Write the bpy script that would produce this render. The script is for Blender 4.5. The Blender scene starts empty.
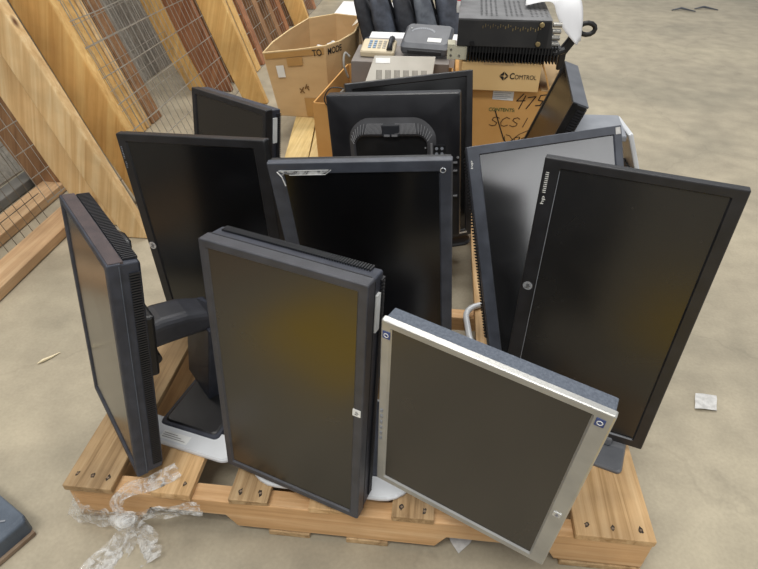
import bpy, bmesh, math, random
from mathutils import Vector as V, Matrix
random.seed(7)
R = math.radians
FL = -0.125            # floor height, measured from the top of the pallet deck (z = 0); everything is lifted by -FL
UP = V((0, 0, -FL))
scn = bpy.context.scene
COL = scn.collection

# ------------------------------------------------------------------ materials
def lin(c):
    if isinstance(c, str):
        c = [int(c[i:i+2], 16) / 255 for i in (0, 2, 4)]
    return tuple((x / 12.92 if x <= .04045 else ((x + .055) / 1.055) ** 2.4) for x in c) + (1,)

def base_mat(name):
    m = bpy.data.materials.new(name); m.use_nodes = True
    nt = m.node_tree
    return m, nt, nt.nodes['Principled BSDF'], nt.nodes, nt.links

def plain(name, c1, c2=None, rough=.5, metal=0, scale=8, bump=0, bscale=200, ior=1.5, rvar=0, stretch=(1, 1, 1), detail=6, alpha=None):
    """noise between two colours, noise bump, noise roughness"""
    m, nt, b, N, L = base_mat(name)
    c2 = c2 or c1
    tc = N.new('ShaderNodeTexCoord'); mp = N.new('ShaderNodeMapping'); mp.inputs['Scale'].default_value = stretch
    L.new(tc.outputs['Object'], mp.inputs[0])
    no = N.new('ShaderNodeTexNoise'); no.inputs['Scale'].default_value = scale; no.inputs['Detail'].default_value = detail
    L.new(mp.outputs[0], no.inputs[0])
    cr = N.new('ShaderNodeValToRGB'); cr.color_ramp.elements[0].position = .35; cr.color_ramp.elements[1].position = .65
    cr.color_ramp.elements[0].color = lin(c1); cr.color_ramp.elements[1].color = lin(c2)
    L.new(no.outputs[0], cr.inputs[0]); L.new(cr.outputs[0], b.inputs['Base Color'])
    b.inputs['Roughness'].default_value = rough; b.inputs['Metallic'].default_value = metal; b.inputs['IOR'].default_value = ior
    if rvar:
        mr = N.new('ShaderNodeMapRange'); mr.inputs['To Min'].default_value = rough - rvar; mr.inputs['To Max'].default_value = rough + rvar
        L.new(no.outputs[0], mr.inputs[0]); L.new(mr.outputs[0], b.inputs['Roughness'])
    if bump:
        n2 = N.new('ShaderNodeTexNoise'); n2.inputs['Scale'].default_value = bscale
        L.new(tc.outputs['Object'], n2.inputs[0])
        bp = N.new('ShaderNodeBump'); bp.inputs['Strength'].default_value = bump; bp.inputs['Distance'].default_value = .002
        L.new(n2.outputs[0], bp.inputs['Height']); L.new(bp.outputs[0], b.inputs['Normal'])
    if alpha is not None:
        b.inputs['Alpha'].default_value = alpha
    return m

def wood(name, c1, c2, c3, axis='Y', knots=True, rot=0, grain=1.0, rough=.7, dirt=.78):
    m, nt, b, N, L = base_mat(name)
    tc = N.new('ShaderNodeTexCoord'); oi = N.new('ShaderNodeObjectInfo')
    ad = N.new('ShaderNodeVectorMath'); ad.operation = 'ADD'
    mu = N.new('ShaderNodeVectorMath'); mu.operation = 'SCALE'; mu.inputs[0].default_value = (7.3, 3.1, 5.7); L.new(oi.outputs['Random'], mu.inputs['Scale'])
    L.new(tc.outputs['Object'], ad.inputs[0]); L.new(mu.outputs[0], ad.inputs[1])
    m0 = N.new('ShaderNodeMapping'); m0.inputs['Rotation'].default_value = (0, rot, 0); L.new(ad.outputs[0], m0.inputs[0])
    mp = N.new('ShaderNodeMapping')
    s = {'X': (1.3, 38, 38), 'Y': (38, 1.3, 38), 'Z': (38, 38, 1.3)}[axis]
    mp.inputs['Scale'].default_value = [x * grain for x in s]; L.new(m0.outputs[0], mp.inputs[0])
    no = N.new('ShaderNodeTexNoise'); no.inputs['Scale'].default_value = 1.2; no.inputs['Detail'].default_value = 8; no.inputs['Roughness'].default_value = .65; no.inputs['Distortion'].default_value = .8
    L.new(mp.outputs[0], no.inputs[0])
    cr = N.new('ShaderNodeValToRGB'); e = cr.color_ramp.elements
    e[0].position = .3; e[0].color = lin(c1); e[1].position = .7; e[1].color = lin(c3)
    x = e.new(.5); x.color = lin(c2)
    L.new(no.outputs[0], cr.inputs[0])
    # blotchy large variation
    n2 = N.new('ShaderNodeTexNoise'); n2.inputs['Scale'].default_value = 6; L.new(m0.outputs[0], n2.inputs[0])
    mr = N.new('ShaderNodeMapRange'); mr.inputs['From Min'].default_value = .3; mr.inputs['From Max'].default_value = .7
    mr.inputs['To Min'].default_value = dirt; mr.inputs['To Max'].default_value = 1.1; n2.inputs['Detail'].default_value = 6; L.new(n2.outputs[0], mr.inputs[0])
    mx = N.new('ShaderNodeMix'); mx.data_type = 'RGBA'; mx.blend_type = 'MULTIPLY'; mx.inputs['Factor'].default_value = 1
    L.new(cr.outputs[0], mx.inputs['A']); L.new(mr.outputs[0], mx.inputs['B'])
    out = mx.outputs['Result']
    if knots:
        vo = N.new('ShaderNodeTexVoronoi'); vo.inputs['Scale'].default_value = 1.0
        mk = N.new('ShaderNodeMapping'); mk.inputs['Scale'].default_value = {'X': (1.6, 5, 5), 'Y': (5, 1.6, 5), 'Z': (5, 5, 1.6)}[axis]
        L.new(m0.outputs[0], mk.inputs[0]); L.new(mk.outputs[0], vo.inputs[0])
        kr = N.new('ShaderNodeMapRange'); kr.inputs['From Min'].default_value = .03; kr.inputs['From Max'].default_value = .08
        L.new(vo.outputs['Distance'], kr.inputs[0])
        mk2 = N.new('ShaderNodeMix'); mk2.data_type = 'RGBA'; L.new(kr.outputs[0], mk2.inputs['Factor'])
        mk2.inputs['A'].default_value = lin('6b4526'); L.new(out, mk2.inputs['B']); out = mk2.outputs['Result']
    L.new(out, b.inputs['Base Color']); b.inputs['Roughness'].default_value = rough
    bp = N.new('ShaderNodeBump'); bp.inputs['Strength'].default_value = .35; bp.inputs['Distance'].default_value = .003
    L.new(no.outputs[0], bp.inputs['Height']); L.new(bp.outputs[0], b.inputs['Normal'])
    return m

def concrete():
    m, nt, b, N, L = base_mat('concrete_floor')
    tc = N.new('ShaderNodeTexCoord')
    def noise(s, d=8, dist=0):
        n = N.new('ShaderNodeTexNoise'); n.inputs['Scale'].default_value = s; n.inputs['Detail'].default_value = d; n.inputs['Distortion'].default_value = dist
        L.new(tc.outputs['Object'], n.inputs[0]); return n
    a = noise(1.1, 9, .6); c = noise(9, 9); f = noise(120, 3)
    cr = N.new('ShaderNodeValToRGB'); e = cr.color_ramp.elements
    e[0].position = .32; e[0].color = lin('968e7b'); e[1].position = .68; e[1].color = lin('ada38c'); x = e.new(.5); x.color = lin('a59b86')
    L.new(a.outputs[0], cr.inputs[0])
    def mul(src, n, lo, hi, f0=.3, f1=.7):
        mr = N.new('ShaderNodeMapRange'); mr.inputs['From Min'].default_value = f0; mr.inputs['From Max'].default_value = f1
        mr.inputs['To Min'].default_value = lo; mr.inputs['To Max'].default_value = hi; L.new(n, mr.inputs[0])
        mx = N.new('ShaderNodeMix'); mx.data_type = 'RGBA'; mx.blend_type = 'MULTIPLY'; mx.inputs['Factor'].default_value = 1
        L.new(src, mx.inputs['A']); L.new(mr.outputs[0], mx.inputs['B']); return mx.outputs['Result']
    o = mul(cr.outputs[0], c.outputs[0], .82, 1.09); o = mul(o, f.outputs[0], .93, 1.05)
    # faint hairline cracks and stains
    wv = N.new('ShaderNodeMixRGB'); wv.inputs[0].default_value = .12; L.new(tc.outputs['Object'], wv.inputs[1]); L.new(c.outputs['Color'], wv.inputs[2])
    vo = N.new('ShaderNodeTexVoronoi'); vo.feature = 'DISTANCE_TO_EDGE'; vo.inputs['Scale'].default_value = .9; L.new(wv.outputs[0], vo.inputs[0])
    o = mul(o, vo.outputs[0], .9, 1.0, 0, .006)
    v2 = N.new('ShaderNodeTexVoronoi'); v2.inputs['Scale'].default_value = 3.1; L.new(wv.outputs[0], v2.inputs[0])
    o = mul(o, v2.outputs[0], .88, 1.0, .02, .07)
    L.new(o, b.inputs['Base Color']); b.inputs['Roughness'].default_value = .62
    bp = N.new('ShaderNodeBump'); bp.inputs['Strength'].default_value = .15; bp.inputs['Distance'].default_value = .004
    L.new(c.outputs[0], bp.inputs['Height']); L.new(bp.outputs[0], b.inputs['Normal'])
    return m

def plastic_film(name='clear_wrap', a=.45):
    m, nt, b, N, L = base_mat(name)
    b.inputs['Base Color'].default_value = lin('e6e6e4'); b.inputs['Roughness'].default_value = .12; b.inputs['IOR'].default_value = 1.5
    tc = N.new('ShaderNodeTexCoord'); n = N.new('ShaderNodeTexNoise'); n.inputs['Scale'].default_value = 26; n.inputs['Detail'].default_value = 3; n.inputs['Distortion'].default_value = 2.5
    L.new(tc.outputs['Object'], n.inputs[0])
    mr = N.new('ShaderNodeMapRange'); mr.inputs['From Min'].default_value = .35; mr.inputs['From Max'].default_value = .65
    mr.inputs['To Min'].default_value = a - .3; mr.inputs['To Max'].default_value = a + .3
    L.new(n.outputs[0], mr.inputs[0]); L.new(mr.outputs[0], b.inputs['Alpha'])
    bp = N.new('ShaderNodeBump'); bp.inputs['Strength'].default_value = 1; bp.inputs['Distance'].default_value = .01
    L.new(n.outputs[0], bp.inputs['Height']); L.new(bp.outputs[0], b.inputs['Normal'])
    return m

M = {}
M['floor'] = concrete()
M['pallet'] = wood('pallet_wood', '9c7846', 'cba575', 'ddbb8c', 'Y', dirt=.62)
M['pallet_dark'] = wood('pallet_wood_weathered', '80623c', 'b6966c', 'cbae84', 'Y', dirt=.55)
M['stringer'] = wood('stringer_wood', 'b08858', 'c99f70', 'd8b589', 'X', knots=False)
M['pallet_far'] = wood('far_pallet_wood', 'b3985f', 'd0b67c', 'dec795', 'Y')
M['stud'] = wood('fresh_stud_wood', 'c99a58', 'dbb06d', 'e8c684', 'Z', rot=R(-18), grain=.8)
M['stud_pale'] = wood('pale_stud_wood', 'c8a06a', 'dcb985', 'ead0a2', 'Z', rot=R(-18), grain=.8)
M['stud_brown'] = wood('brown_stud_wood', '7d5b3e', '97714f', 'ab8763', 'Z', rot=R(-18), grain=.9)
M['stud_red'] = wood('reddish_stud_wood', '84553a', 'a06d4c', 'b4845f', 'Z', rot=R(-18), grain=.9)
M['rail'] = wood('rail_wood', 'a98662', 'bf9c75', 'd0b28c', 'Y')
M['grey_sheet'] = wood('grey_weathered_boards', '85827b', '9c988f', 'b3aea4', 'Z', knots=False, rot=R(-18), grain=1.3)
M['grey_beam'] = plain('grey_beam', '6b6a66', '83817b', .8)
M['nail'] = plain('rusty_nail', '2a211a', '40352a', .6, .4, 60)
M['wire'] = plain('galvanised_wire', 'a5a29a', 'bdbab2', .4, .6, 20)
M['wire_dark'] = plain('dull_wire', '6d6558', '8a8172', .5, .5, 20)
M['bezel_char'] = plain('charcoal_bezel_plastic', '36373c', '404147', .42, 0, 30, .25, 900)
M['bezel_black'] = plain('black_bezel_plastic', '1a1a1c', '242427', .38, 0, 25, .15, 900)
M['bezel_grey'] = plain('grey_sheen_bezel_plastic', '3a3d45', '484c55', .38, 0, 25, .15, 900)
M['house_navy'] = plain('dark_navy_plastic', '2b2e38', '373b46', .5, 0, 40, .4, 1200)
M['house_black'] = plain('black_housing_plastic', '131314', '1d1d1f', .35, 0, 20, .2, 900)
M['back_black'] = plain('satin_black_back', '1d1d20', '262629', .28, 0, 20, .1, 900)
M['brown_top'] = plain('worn_brownish_plastic', '3a3235', '4a3f40', .5, 0, 40, .3, 900)
M['ridge'] = plain('highlit_ridge_plastic', '3c3c3e', '47474a', .35, 0, 20)  # lighter than the black back: highlights on the arch put into the colour
M['rib'] = plain('vent_rib_plastic', '17181c', '1e1f24', .5)
M['rib_light'] = plain('grey_vent_rib', '6c6c6e', '7c7c7e', .4)
M['silver'] = plain('silver_bezel_plastic', 'a3a3a0', 'b0b0ac', .33, .45, 20)
M['silver_house'] = plain('speckled_slate_plastic', '4a515d', '5c6470', .55, 0, 260, .5, 900)
M['white_base'] = plain('pale_silver_base_plastic', 'c6c9cc', 'd6d9dc', .35, .1, 10)
M['grey_base'] = plain('dark_grey_base_plastic', '55575b', '66686c', .4, 0, 12)
M['mid_grey'] = plain('mid_grey_plastic', '7b7f86', '8a8e95', .45, 0, 12)
M['chrome'] = plain('chrome_logo', 'c9ccd0', 'e6e8ea', .25, .7, 50)
M['white'] = plain('white_label_paper', 'd9dad8', 'e6e7e4', .6, 0, 30)
M['off_white'] = plain('off_white_print', 'cfcfca', 'dcdcd6', .6)
M['black_print'] = plain('black_print', '15120f', '1c1815', .7)
M['faded_print'] = plain('faded_marker', '6b4e2a', '7a5a30', .8)
M['green_print'] = plain('green_print', '2f5d33', '35663a', .7)
M['brown_print'] = plain('brown_marker', '4d3823', '5a422a', .8)
M['blue_logo'] = plain('blue_logo', '2c3c6c', '3a4d86', .4)
M['card'] = plain('cardboard_tan', 'bd9e72', 'c8a97c', .8, 0, 5, .1, 200, stretch=(1, 1, 3))
M['card_orange'] = plain('cardboard_warm', 'c08f4f', 'cb9b5c', .8, 0, 5, .1, 200)
M['card_light'] = plain('cardboard_pale', 'cfab73', 'd8b67f', .8, 0, 5, .1, 200)
M['card_edge'] = plain('cardboard_edge', 'd7bd8d', 'e0c79a', .85, 0, 60)
M['tape'] = plain('packing_tape', 'a47d49', 'ae8852', .3, 0, 10)
M['clear_tape'] = plain('pale_tape', 'd9cfbb', 'e2dac9', .2, 0, 10)
M['putty'] = plain('putty_metal', 'a9a499', 'b6b1a6', .5, 0, 10)
M['beige'] = plain('beige_plastic', 'cbbd9f', 'd6c9ad', .5, 0, 10)
M['taupe'] = plain('taupe_metal', '77706b', '857e78', .5, 0, 10)
M['key_blue'] = plain('blue_key', '7e97b3', '8aa3be', .5)
M['slot'] = plain('slot_dark', '6b665d', '777268', .6)
M['modem'] = plain('slate_plastic', '4c4f55', '5b5e64', .45, 0, 12)
M['modem_dark'] = plain('dark_slate_plastic', '1f2126', '2a2c31', .45, 0, 12)
M['amp'] = plain('black_painted_steel', '232323', '2e2d2c', .55, 0, 14, .2, 400)
M['amp_top'] = plain('grey_painted_steel', '626263', '747475', .5, 0, 14, .2, 400)
M['amp_fin'] = plain('black_fin', '0e0e0f', '171718', .5)
M['steel'] = plain('bright_steel', '9c9a94', 'b8b5ad', .3, .8, 20)
M['brass'] = plain('dull_brass_bolt', '8f7d57', 'a8966c', .4, .6, 20)
M['bracket_paint'] = plain('pale_bracket_paint', 'b5b19b', 'c2beaa', .5, 0, 12)
M['nylon'] = plain('dark_nylon', '363a43', '505662', .7, 0, 22, 1, 45)
M['nylon2'] = plain('grey_nylon', '4a4f58', '6a7078', .7, 0, 22, 1, 45)
M['nylon_dark'] = plain('black_webbing', '22242a', '35383f', .7, 0, 22, 1, 45)
M['fork'] = plain('blue_grey_paint', '434c58', '5c6672', .5, .2, 9, .3, 300)
M['rust'] = plain('rusty_edge', '6e5a48', '8d7a66', .75, .2, 40)
M['paper'] = plain('white_paper', 'dcdcde', 'ebebec', .7, 0, 6)
M['grey_paper'] = plain('crumpled_grey_paper', 'b4b3b0', 'd0cfcc', .7, 0, 60)
M['splinter'] = plain('pale_splinter', 'd9cba6', 'e3d7b8', .8)
M['wrap'] = plastic_film('clear_wrap', .36)
M['film'] = plastic_film('clear_film', .35)
M['cable'] = plain('grey_cable', '8c8a84', '9c9a94', .5)
M['cable_dark'] = plain('black_cable', '1b1b1c', '262627', .5)
M['red'] = plain('red_print', 'c2233a', 'cc2f45', .5)

def screen_mat(name, c, rough=.22, ior=1.6):
    """dark matt LCD with a film of dust, a few specks and wipe marks"""
    m, nt, b, N, L = base_mat(name)
    tc = N.new('ShaderNodeTexCoord')
    n = N.new('ShaderNodeTexNoise'); n.inputs['Scale'].default_value = 5; n.inputs['Detail'].default_value = 7; n.inputs['Distortion'].default_value = 1.2
    L.new(tc.outputs['Object'], n.inputs[0])
    cr = N.new('ShaderNodeValToRGB'); e = cr.color_ramp.elements
    l = lin(c); e[0].position = .3; e[0].color = tuple(x * .82 for x in l[:3]) + (1,); e[1].position = .75; e[1].color = tuple(x * 1.2 for x in l[:3]) + (1,)
    L.new(n.outputs[0], cr.inputs[0])
    vo = N.new('ShaderNodeTexVoronoi'); vo.inputs['Scale'].default_value = 28; L.new(tc.outputs['Object'], vo.inputs[0])
    mr = N.new('ShaderNodeMapRange'); mr.inputs['From Min'].default_value = .03; mr.inputs['From Max'].default_value = .06; L.new(vo.outputs['Distance'], mr.inputs[0])
    mx = N.new('ShaderNodeMix'); mx.data_type = 'RGBA'; L.new(mr.outputs[0], mx.inputs['Factor']); mx.inputs['A'].default_value = tuple(min(1, x * 2.2 + .01) for x in l[:3]) + (1,)
    L.new(cr.outputs[0], mx.inputs['B']); L.new(mx.outputs['Result'], b.inputs['Base Color'])
    r = N.new('ShaderNodeMapRange'); r.inputs['To Min'].default_value = rough - .05; r.inputs['To Max'].default_value = rough + .08; L.new(n.outputs[0], r.inputs[0])
    L.new(r.outputs[0], b.inputs['Roughness']); b.inputs['IOR'].default_value = ior
    return m
M['scr_warm'] = screen_mat('warm_dark_screen', '161411', .24, 1.8)
M['scr_brown'] = screen_mat('brown_dark_screen', '1a1510', .24, 1.75)
M['scr_dark'] = screen_mat('dark_screen', '1c1b1a', .25)
M['scr_black'] = screen_mat('black_screen', '0c0c0d', .2)
M['scr_gloss'] = screen_mat('reflective_screen', '1b1b1c', .16, 1.95)

# ------------------------------------------------------------------ mesh builder
class MB:
    def __init__(s): s.v = []; s.f = []
    def add(s, vs, fs):
        o = len(s.v); s.v += [V(x) for x in vs]; s.f += [tuple(i + o for i in f) for f in fs]; return s
    def box(s, lo, hi, T=None):
        (a, b, c), (d, e, f) = lo, hi
        vs = [(a,b,c),(d,b,c),(d,e,c),(a,e,c),(a,b,f),(d,b,f),(d,e,f),(a,e,f)]
        if T: vs = [T(p) for p in vs]
        return s.add(vs, [(3,2,1,0),(4,5,6,7),(0,1,5,4),(1,2,6,5),(2,3,7,6),(3,0,4,7)])
    def loft(s, loops, cap0=True, cap1=True, closed=True):
        n = len(loops[0]); vs = [p for l in loops for p in l]; fs = []
        for i in range(len(loops) - 1):
            for j in range(n if closed else n - 1):
                k = (j + 1) % n
                fs.append((i*n+j, i*n+k, (i+1)*n+k, (i+1)*n+j))
        if cap0: fs.append(tuple(reversed(range(n))))
        if cap1: fs.append(tuple((len(loops)-1)*n + j for j in range(n)))
        return s.add(vs, fs)
    def tube(s, pts, r, n=8, closed=False):
        pts = [V(p) for p in pts]; loops = []; up = None
        for i, p in enumerate(pts):
            a = pts[max(i-1, 0)]; b = pts[min(i+1, len(pts)-1)]
            if closed: a = pts[i-1]; b = pts[(i+1) % len(pts)]
            d = (b - a).normalized()
            if up is None: up = d.orthogonal().normalized()
            up = (up - d * up.dot(d)).normalized(); sd = d.cross(up)
            rr_ = r[i] if isinstance(r, (list, tuple)) else r
            loops.append([p + (up * math.cos(t) + sd * math.sin(t)) * rr_ for t in [2*math.pi*k/n for k in range(n)]])
        if closed: loops.append(loops[0]); return s.loft(loops, False, False)
        return s.loft(loops)
    def beam(s, a, b, w, d, side):
        """square bar from a to b; w along side, d across"""
        a, b = V(a), V(b); ax = (b - a).normalized(); sd = V(side); sd = (sd - ax * sd.dot(ax)).normalized(); nn = ax.cross(sd)
        L = [[p + sd * x * w / 2 + nn * y * d / 2 for x, y in ((-1,-1),(1,-1),(1,1),(-1,1))] for p in (a, b)]
        return s.loft(L)
    def build(s, name, mat, parent=None, bevel=0, smooth=False, seg=2, subsurf=0, solid=0):
        off = UP.copy()
        base = V((0, 0, 0)); q = parent
        while q is not None: base += q.location; q = q.parent
        me = bpy.data.meshes.new(name); me.from_pydata([tuple(p + off - base) for p in s.v], [], s.f)
        bm = bmesh.new(); bm.from_mesh(me); bmesh.ops.recalc_face_normals(bm, faces=bm.faces); bm.to_mesh(me); bm.free()
        me.materials.append(M[mat] if isinstance(mat, str) else mat)
        if smooth:
            for p in me.polygons: p.use_smooth = True
        o = bpy.data.objects.new(name, me); COL.objects.link(o); o.parent = parent
        if solid:
            md = o.modifiers.new('thickness', 'SOLIDIFY'); md.thickness = solid; md.offset = 0
        if bevel:
            md = o.modifiers.new('bevel', 'BEVEL'); md.width = bevel; md.segments = seg; md.limit_method = 'ANGLE'; md.angle_limit = R(40)
        if subsurf:
            md = o.modifiers.new('sub', 'SUBSURF'); md.levels = subsurf; md.render_levels = subsurf
        return o

def thing(name, label, cat, loc, group=None):
    o = bpy.data.objects.new(name, None); COL.objects.link(o); o.location = V(loc) + UP
    o.empty_display_size = .05; o['label'] = label; o['category'] = cat
    if group: o['group'] = group
    return o
def tag(o, label, cat, group=None):
    o['label'] = label; o['category'] = cat
    if group: o['group'] = group
    return o
def lab(o, t): o['label'] = t; return o

def rr(w, h, r, cx=0, cz=0, n=4):
    """rounded rectangle, counter-clockwise, as (x, z)"""
    r = min(r, w/2 - 1e-4, h/2 - 1e-4); out = []
    for sx, sz, a0 in ((1,-1,-90),(1,1,0),(-1,1,90),(-1,-1,180)):
        for k in range(n + 1):
            a = R(a0 + 90 * k / n); out.append((cx + sx*(w/2 - r) + r*math.cos(a), cz + sz*(h/2 - r) + r*math.sin(a)))
    return out

def rot3(yaw, tilt, roll):
    return Matrix.Rotation(yaw, 3, 'Z') @ Matrix.Rotation(-tilt, 3, 'X') @ Matrix.Rotation(roll, 3, 'Y')

def text(s, origin, xd, yd, size, mat, parent, name='lettering', shear=0, width=None, depth=.0006, bold=0):
    cu = bpy.data.curves.new(name, 'FONT'); cu.body = s; cu.size = 1; cu.shear = shear; cu.offset = bold
    to = bpy.data.objects.new(name, cu); COL.objects.link(to); bpy.context.view_layer.update()
    dg = bpy.context.evaluated_depsgraph_get()
    me = bpy.data.meshes.new_from_object(to.evaluated_get(dg)); bpy.data.objects.remove(to)
    xs = [v.co.x for v in me.vertices]; x0, x1 = min(xs), max(xs)
    k = size; kx = size if width is None else width / (x1 - x0)
    xd = V(xd).normalized(); yd = V(yd).normalized(); nn = xd.cross(yd)
    b = MB(); b.add([V(origin) + xd * (v.co.x - x0) * kx + yd * v.co.y * k + nn * depth for v in me.vertices], [tuple(p.vertices) for p in me.polygons])
    return b.build(name, mat, parent)

def stroke(b, pts, w, n):
    """flat marker stroke along pts lying on a surface of normal n"""
    pts = [V(p) for p in pts]; n = V(n).normalized()
    for p, q in zip(pts[:-1], pts[1:]):
        d = (q - p)
        if d.length < 1e-6: continue
        d.normalize(); sd = n.cross(d) * w / 2; p2 = p - d * w * .3; q2 = q + d * w * .3
        b.add([p2 - sd + n*.0007, q2 - sd + n*.0007, q2 + sd + n*.0007, p2 + sd + n*.0007], [(0,1,2,3)])

def disc(b, c, xd, yd, r, n=20, d=.0008):
    xd = V(xd).normalized(); yd = V(yd).normalized(); nn = xd.cross(yd); c = V(c)
    vs = [c + nn*d] + [c + nn*d + (xd*math.cos(2*math.pi*k/n) + yd*math.sin(2*math.pi*k/n))*r for k in range(n)]
    b.add(vs, [(0, 1+k, 1+(k+1) % n) for k in range(n)])

# ------------------------------------------------------------------ monitors
CAMC = V((.72673, -.62623, 1.05848))
GROUP = 'used computer monitors standing on the front pallet'
def scaled(c, s): return CAMC + (V(c) - CAMC) * s

class Panel:
    """local frame: x right, y away from the viewer, z up, origin in the middle of the front face"""
    def __init__(s, c, yaw, tilt, roll, w, h, k=1):
        s.c = scaled(c, k); s.R = rot3(yaw, tilt, roll); s.w = w*k; s.h = h*k
    def __call__(s, p): return s.c + s.R @ V(p)
    def dirn(s, p): return s.R @ V(p)

def screen_unit(T, root, bz, t1=.02, t2=.06, t3=.075, r=.004, bezel='bezel_black', house='house_black', scr='scr_dark', bulge=(.6, .55), full=.99, edge=None):
    w, h = T.w, T.h; l, rt, tp, bt = bz; r *= .5
    iw, ih = w - l - rt, h - tp - bt; cx, cz = (l - rt)/2, (bt - tp)/2
    def L(pts, d): return [T((x, d, z)) for x, z in pts]
    b = MB()
    b.loft([L(rr(w, h, r), t1), L(rr(w, h, r), .002), L(rr(w-.002, h-.002, r), .0005), L(rr(w-.005, h-.005, r), 0),
            L(rr(iw+.006, ih+.006, .003, cx, cz), .0004), L(rr(iw, ih, .002, cx, cz), .004)], False, False)
    bo = b.build('bezel', bezel, root, smooth=False)
    if edge:
        e = MB(); e.loft([L(rr(iw+.007, ih+.007, .003, cx, cz), .0000), L(rr(iw+.003, ih+.003, .003, cx, cz), -.0004), L(rr(iw+.001, ih+.001, .002, cx, cz), .003)], False, False); e.build('screen_surround', edge, root)
    s = MB(); s.add(L(rr(iw+.001, ih+.001, .002, cx, cz), .0038), [tuple(range(20))]); so = s.build('screen', scr, root)
    hb = MB(); fw, fh = w*full, h*full
    hb.loft([L(rr(w-.003, h-.003, r), t1), L(rr(w-.003, h-.003, r), t1+.002), L(rr(fw, fh, r), t1+.003), L(rr(fw-.002, fh-.002, r), t2-.005), L(rr(fw-.014, fh-.014, r), t2),
             L(rr(w*bulge[0]+.03, h*bulge[1]+.03, .02), t2+.001), L(rr(w*bulge[0], h*bulge[1], .02), t3)], False, True)
    ho = hb.build('back_housing', house, root)
    return bo, so, ho

def ribs(T, root, side, d0, d1, z0, z1, n, name='vent_grille', mat='rib', up=.0012, duty=.5, parent=None):
    """row of vent ribs on the edge of the housing; side in L R T"""
    b = MB()
    for k in range(n):
        a = z0 + (z1 - z0) * k / n; e = a + (z1 - z0) / n * duty
        if side == 'R': b.box((T.w/2 - .003, d0, a), (T.w/2 + up, d1, e), T)
        elif side == 'L': b.box((-T.w/2 - up, d0, a), (-T.w/2 + .003, d1, e), T)
        else: b.box((a, d0, T.h/2 - .003), (e, d1, T.h/2 + up), T)
    return b.build(name, mat, parent or root)

def sticker(T, root, x0, x1, z0, z1, name='sticker', mat='white', d=-.0008):
    b = MB(); b.box((x0, d, z0), (x1, .0012, z1), T); return b.build(name, mat, root)
def side_sticker(T, root, d0, d1, z0, z1, name='side_sticker', mat='white'):
    b = MB(); b.box((T.w/2 - .002, d0, z0), (T.w/2 + .0022, d1, z1), T); return b.build(name, mat, root)
def hp_logo(T, root, x, z, r, turn=0, mat='chrome', ink='bezel_black', d=-.0006, square=False):
    b = MB()
    if square: b.box((x-r, d-.0004, z-r), (x+r, .001, z+r), T)
    else:
        b.loft([[T((x + r*math.cos(a), y, z + r*math.sin(a))) for a in [2*math.pi*k/20 for k in range(20)]] for y in (.001, d)])
    lo = b.build('logo', mat, root)
    xd = T.dirn((math.cos(turn), 0, math.sin(turn))); zd = T.dirn((-math.sin(turn), 0, math.cos(turn)))
    o = T((x, d - .0005, z)) - xd * r*.62 - zd * r*.32
    text('hp', o, xd, zd, r*1.25, ink, lo, 'logo_lettering', shear=.25, width=r*1.15, depth=.0004)
    return lo
def edge_text(T, root, s, x, z, length, size, turn=90, mat='off_white', name='model_lettering', bold=.01):
    a = R(turn); xd = T.dirn((math.cos(a), 0, math.sin(a))); zd = T.dirn((-math.sin(a), 0, math.cos(a)))
    return text(s, T((x, -.0003, z)), xd, zd, size, mat, root, name, width=length, depth=.0004, bold=bold)

def base_plate(root, cx, cy, yaw, w, d, mat, r=.05, hgt=.011, inset=None, name='stand_base'):
    Rz = Matrix.Rotation(yaw, 3, 'Z')
    def L(pts, z): return [V((cx, cy, 0)) + Rz @ V((x, y, z)) for x, y in pts]
    b = MB(); b.loft([L(rr(w, d, r, n=6), 0.0015), L(rr(w, d, r, n=6), hgt*.6), L(rr(w-.006, d-.006, r, n=6), hgt)])
    bo = b.build(name, mat, root)
    if inset:
        m, a, oy = inset; q = MB()
        q.loft([L(rr(w-a, d-a, max(r-a/2, .01), 0, oy, n=6), hgt-.001), L(rr(w-a, d-a, max(r-a/2, .01), 0, oy, n=6), hgt+.001), L(rr(w-a-.008, d-a-.008, max(r-a/2, .01), 0, oy, n=6), hgt+.003)])
        q.build('base_top', m, root)
    return bo
def column(root, p0, p1, w, d, side, mat, name='stand_column', w1=None):
    a, b_ = V(p0), V(p1); ax = (b_-a).normalized(); sd = V(side); sd = (sd - ax*sd.dot(ax)).normalized(); nn = ax.cross(sd)
    w1 = w1 or w; b = MB()
    b.loft([[p + sd*x*ww/2 + nn*y*d/2 for x, y in ((-1,-1),(1,-1),(1,1),(-1,1))] for p, ww in ((a, w), (b_, w1))])
    return b.build(name, mat, root, bevel=.004)
def simple_stand(T, root, base, t3, mats=('house_black', 'house_black'), colw=.07, inset=None, r=.04, zoff=0, label=None):
    """base plate, upright column and hinge block behind the panel"""
    bx, by, byaw, bw, bd = base
    bo = base_plate(root, bx, by, byaw, bw, bd, mats[0], r, inset=inset)
    hinge = T((0, t3 - .004, zoff)); back = T.dirn((0, 1, 0)); back.z = 0; back.normalize(); side = V((back.y, -back.x, 0))
    foot = V((bx, by, .012)); top = hinge + back * .035
    column(root, foot, top, colw, .022, side, mats[1], w1=colw*.85)
    b = MB(); b.beam(hinge, hinge + back*.05, colw*.8, .06, side); b.build('hinge', mats[1], root, bevel=.005)
    return bo

def monitor(label, c, rot, w, h, k=1, base=None):
    T = Panel(c, *rot, w, h, k)
    bx, by = base[:2] if base else (T.c.x, T.c.y)
    root = thing('computer_monitor', label, 'monitor', (bx, by, 0), GROUP)
    return T, root

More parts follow.
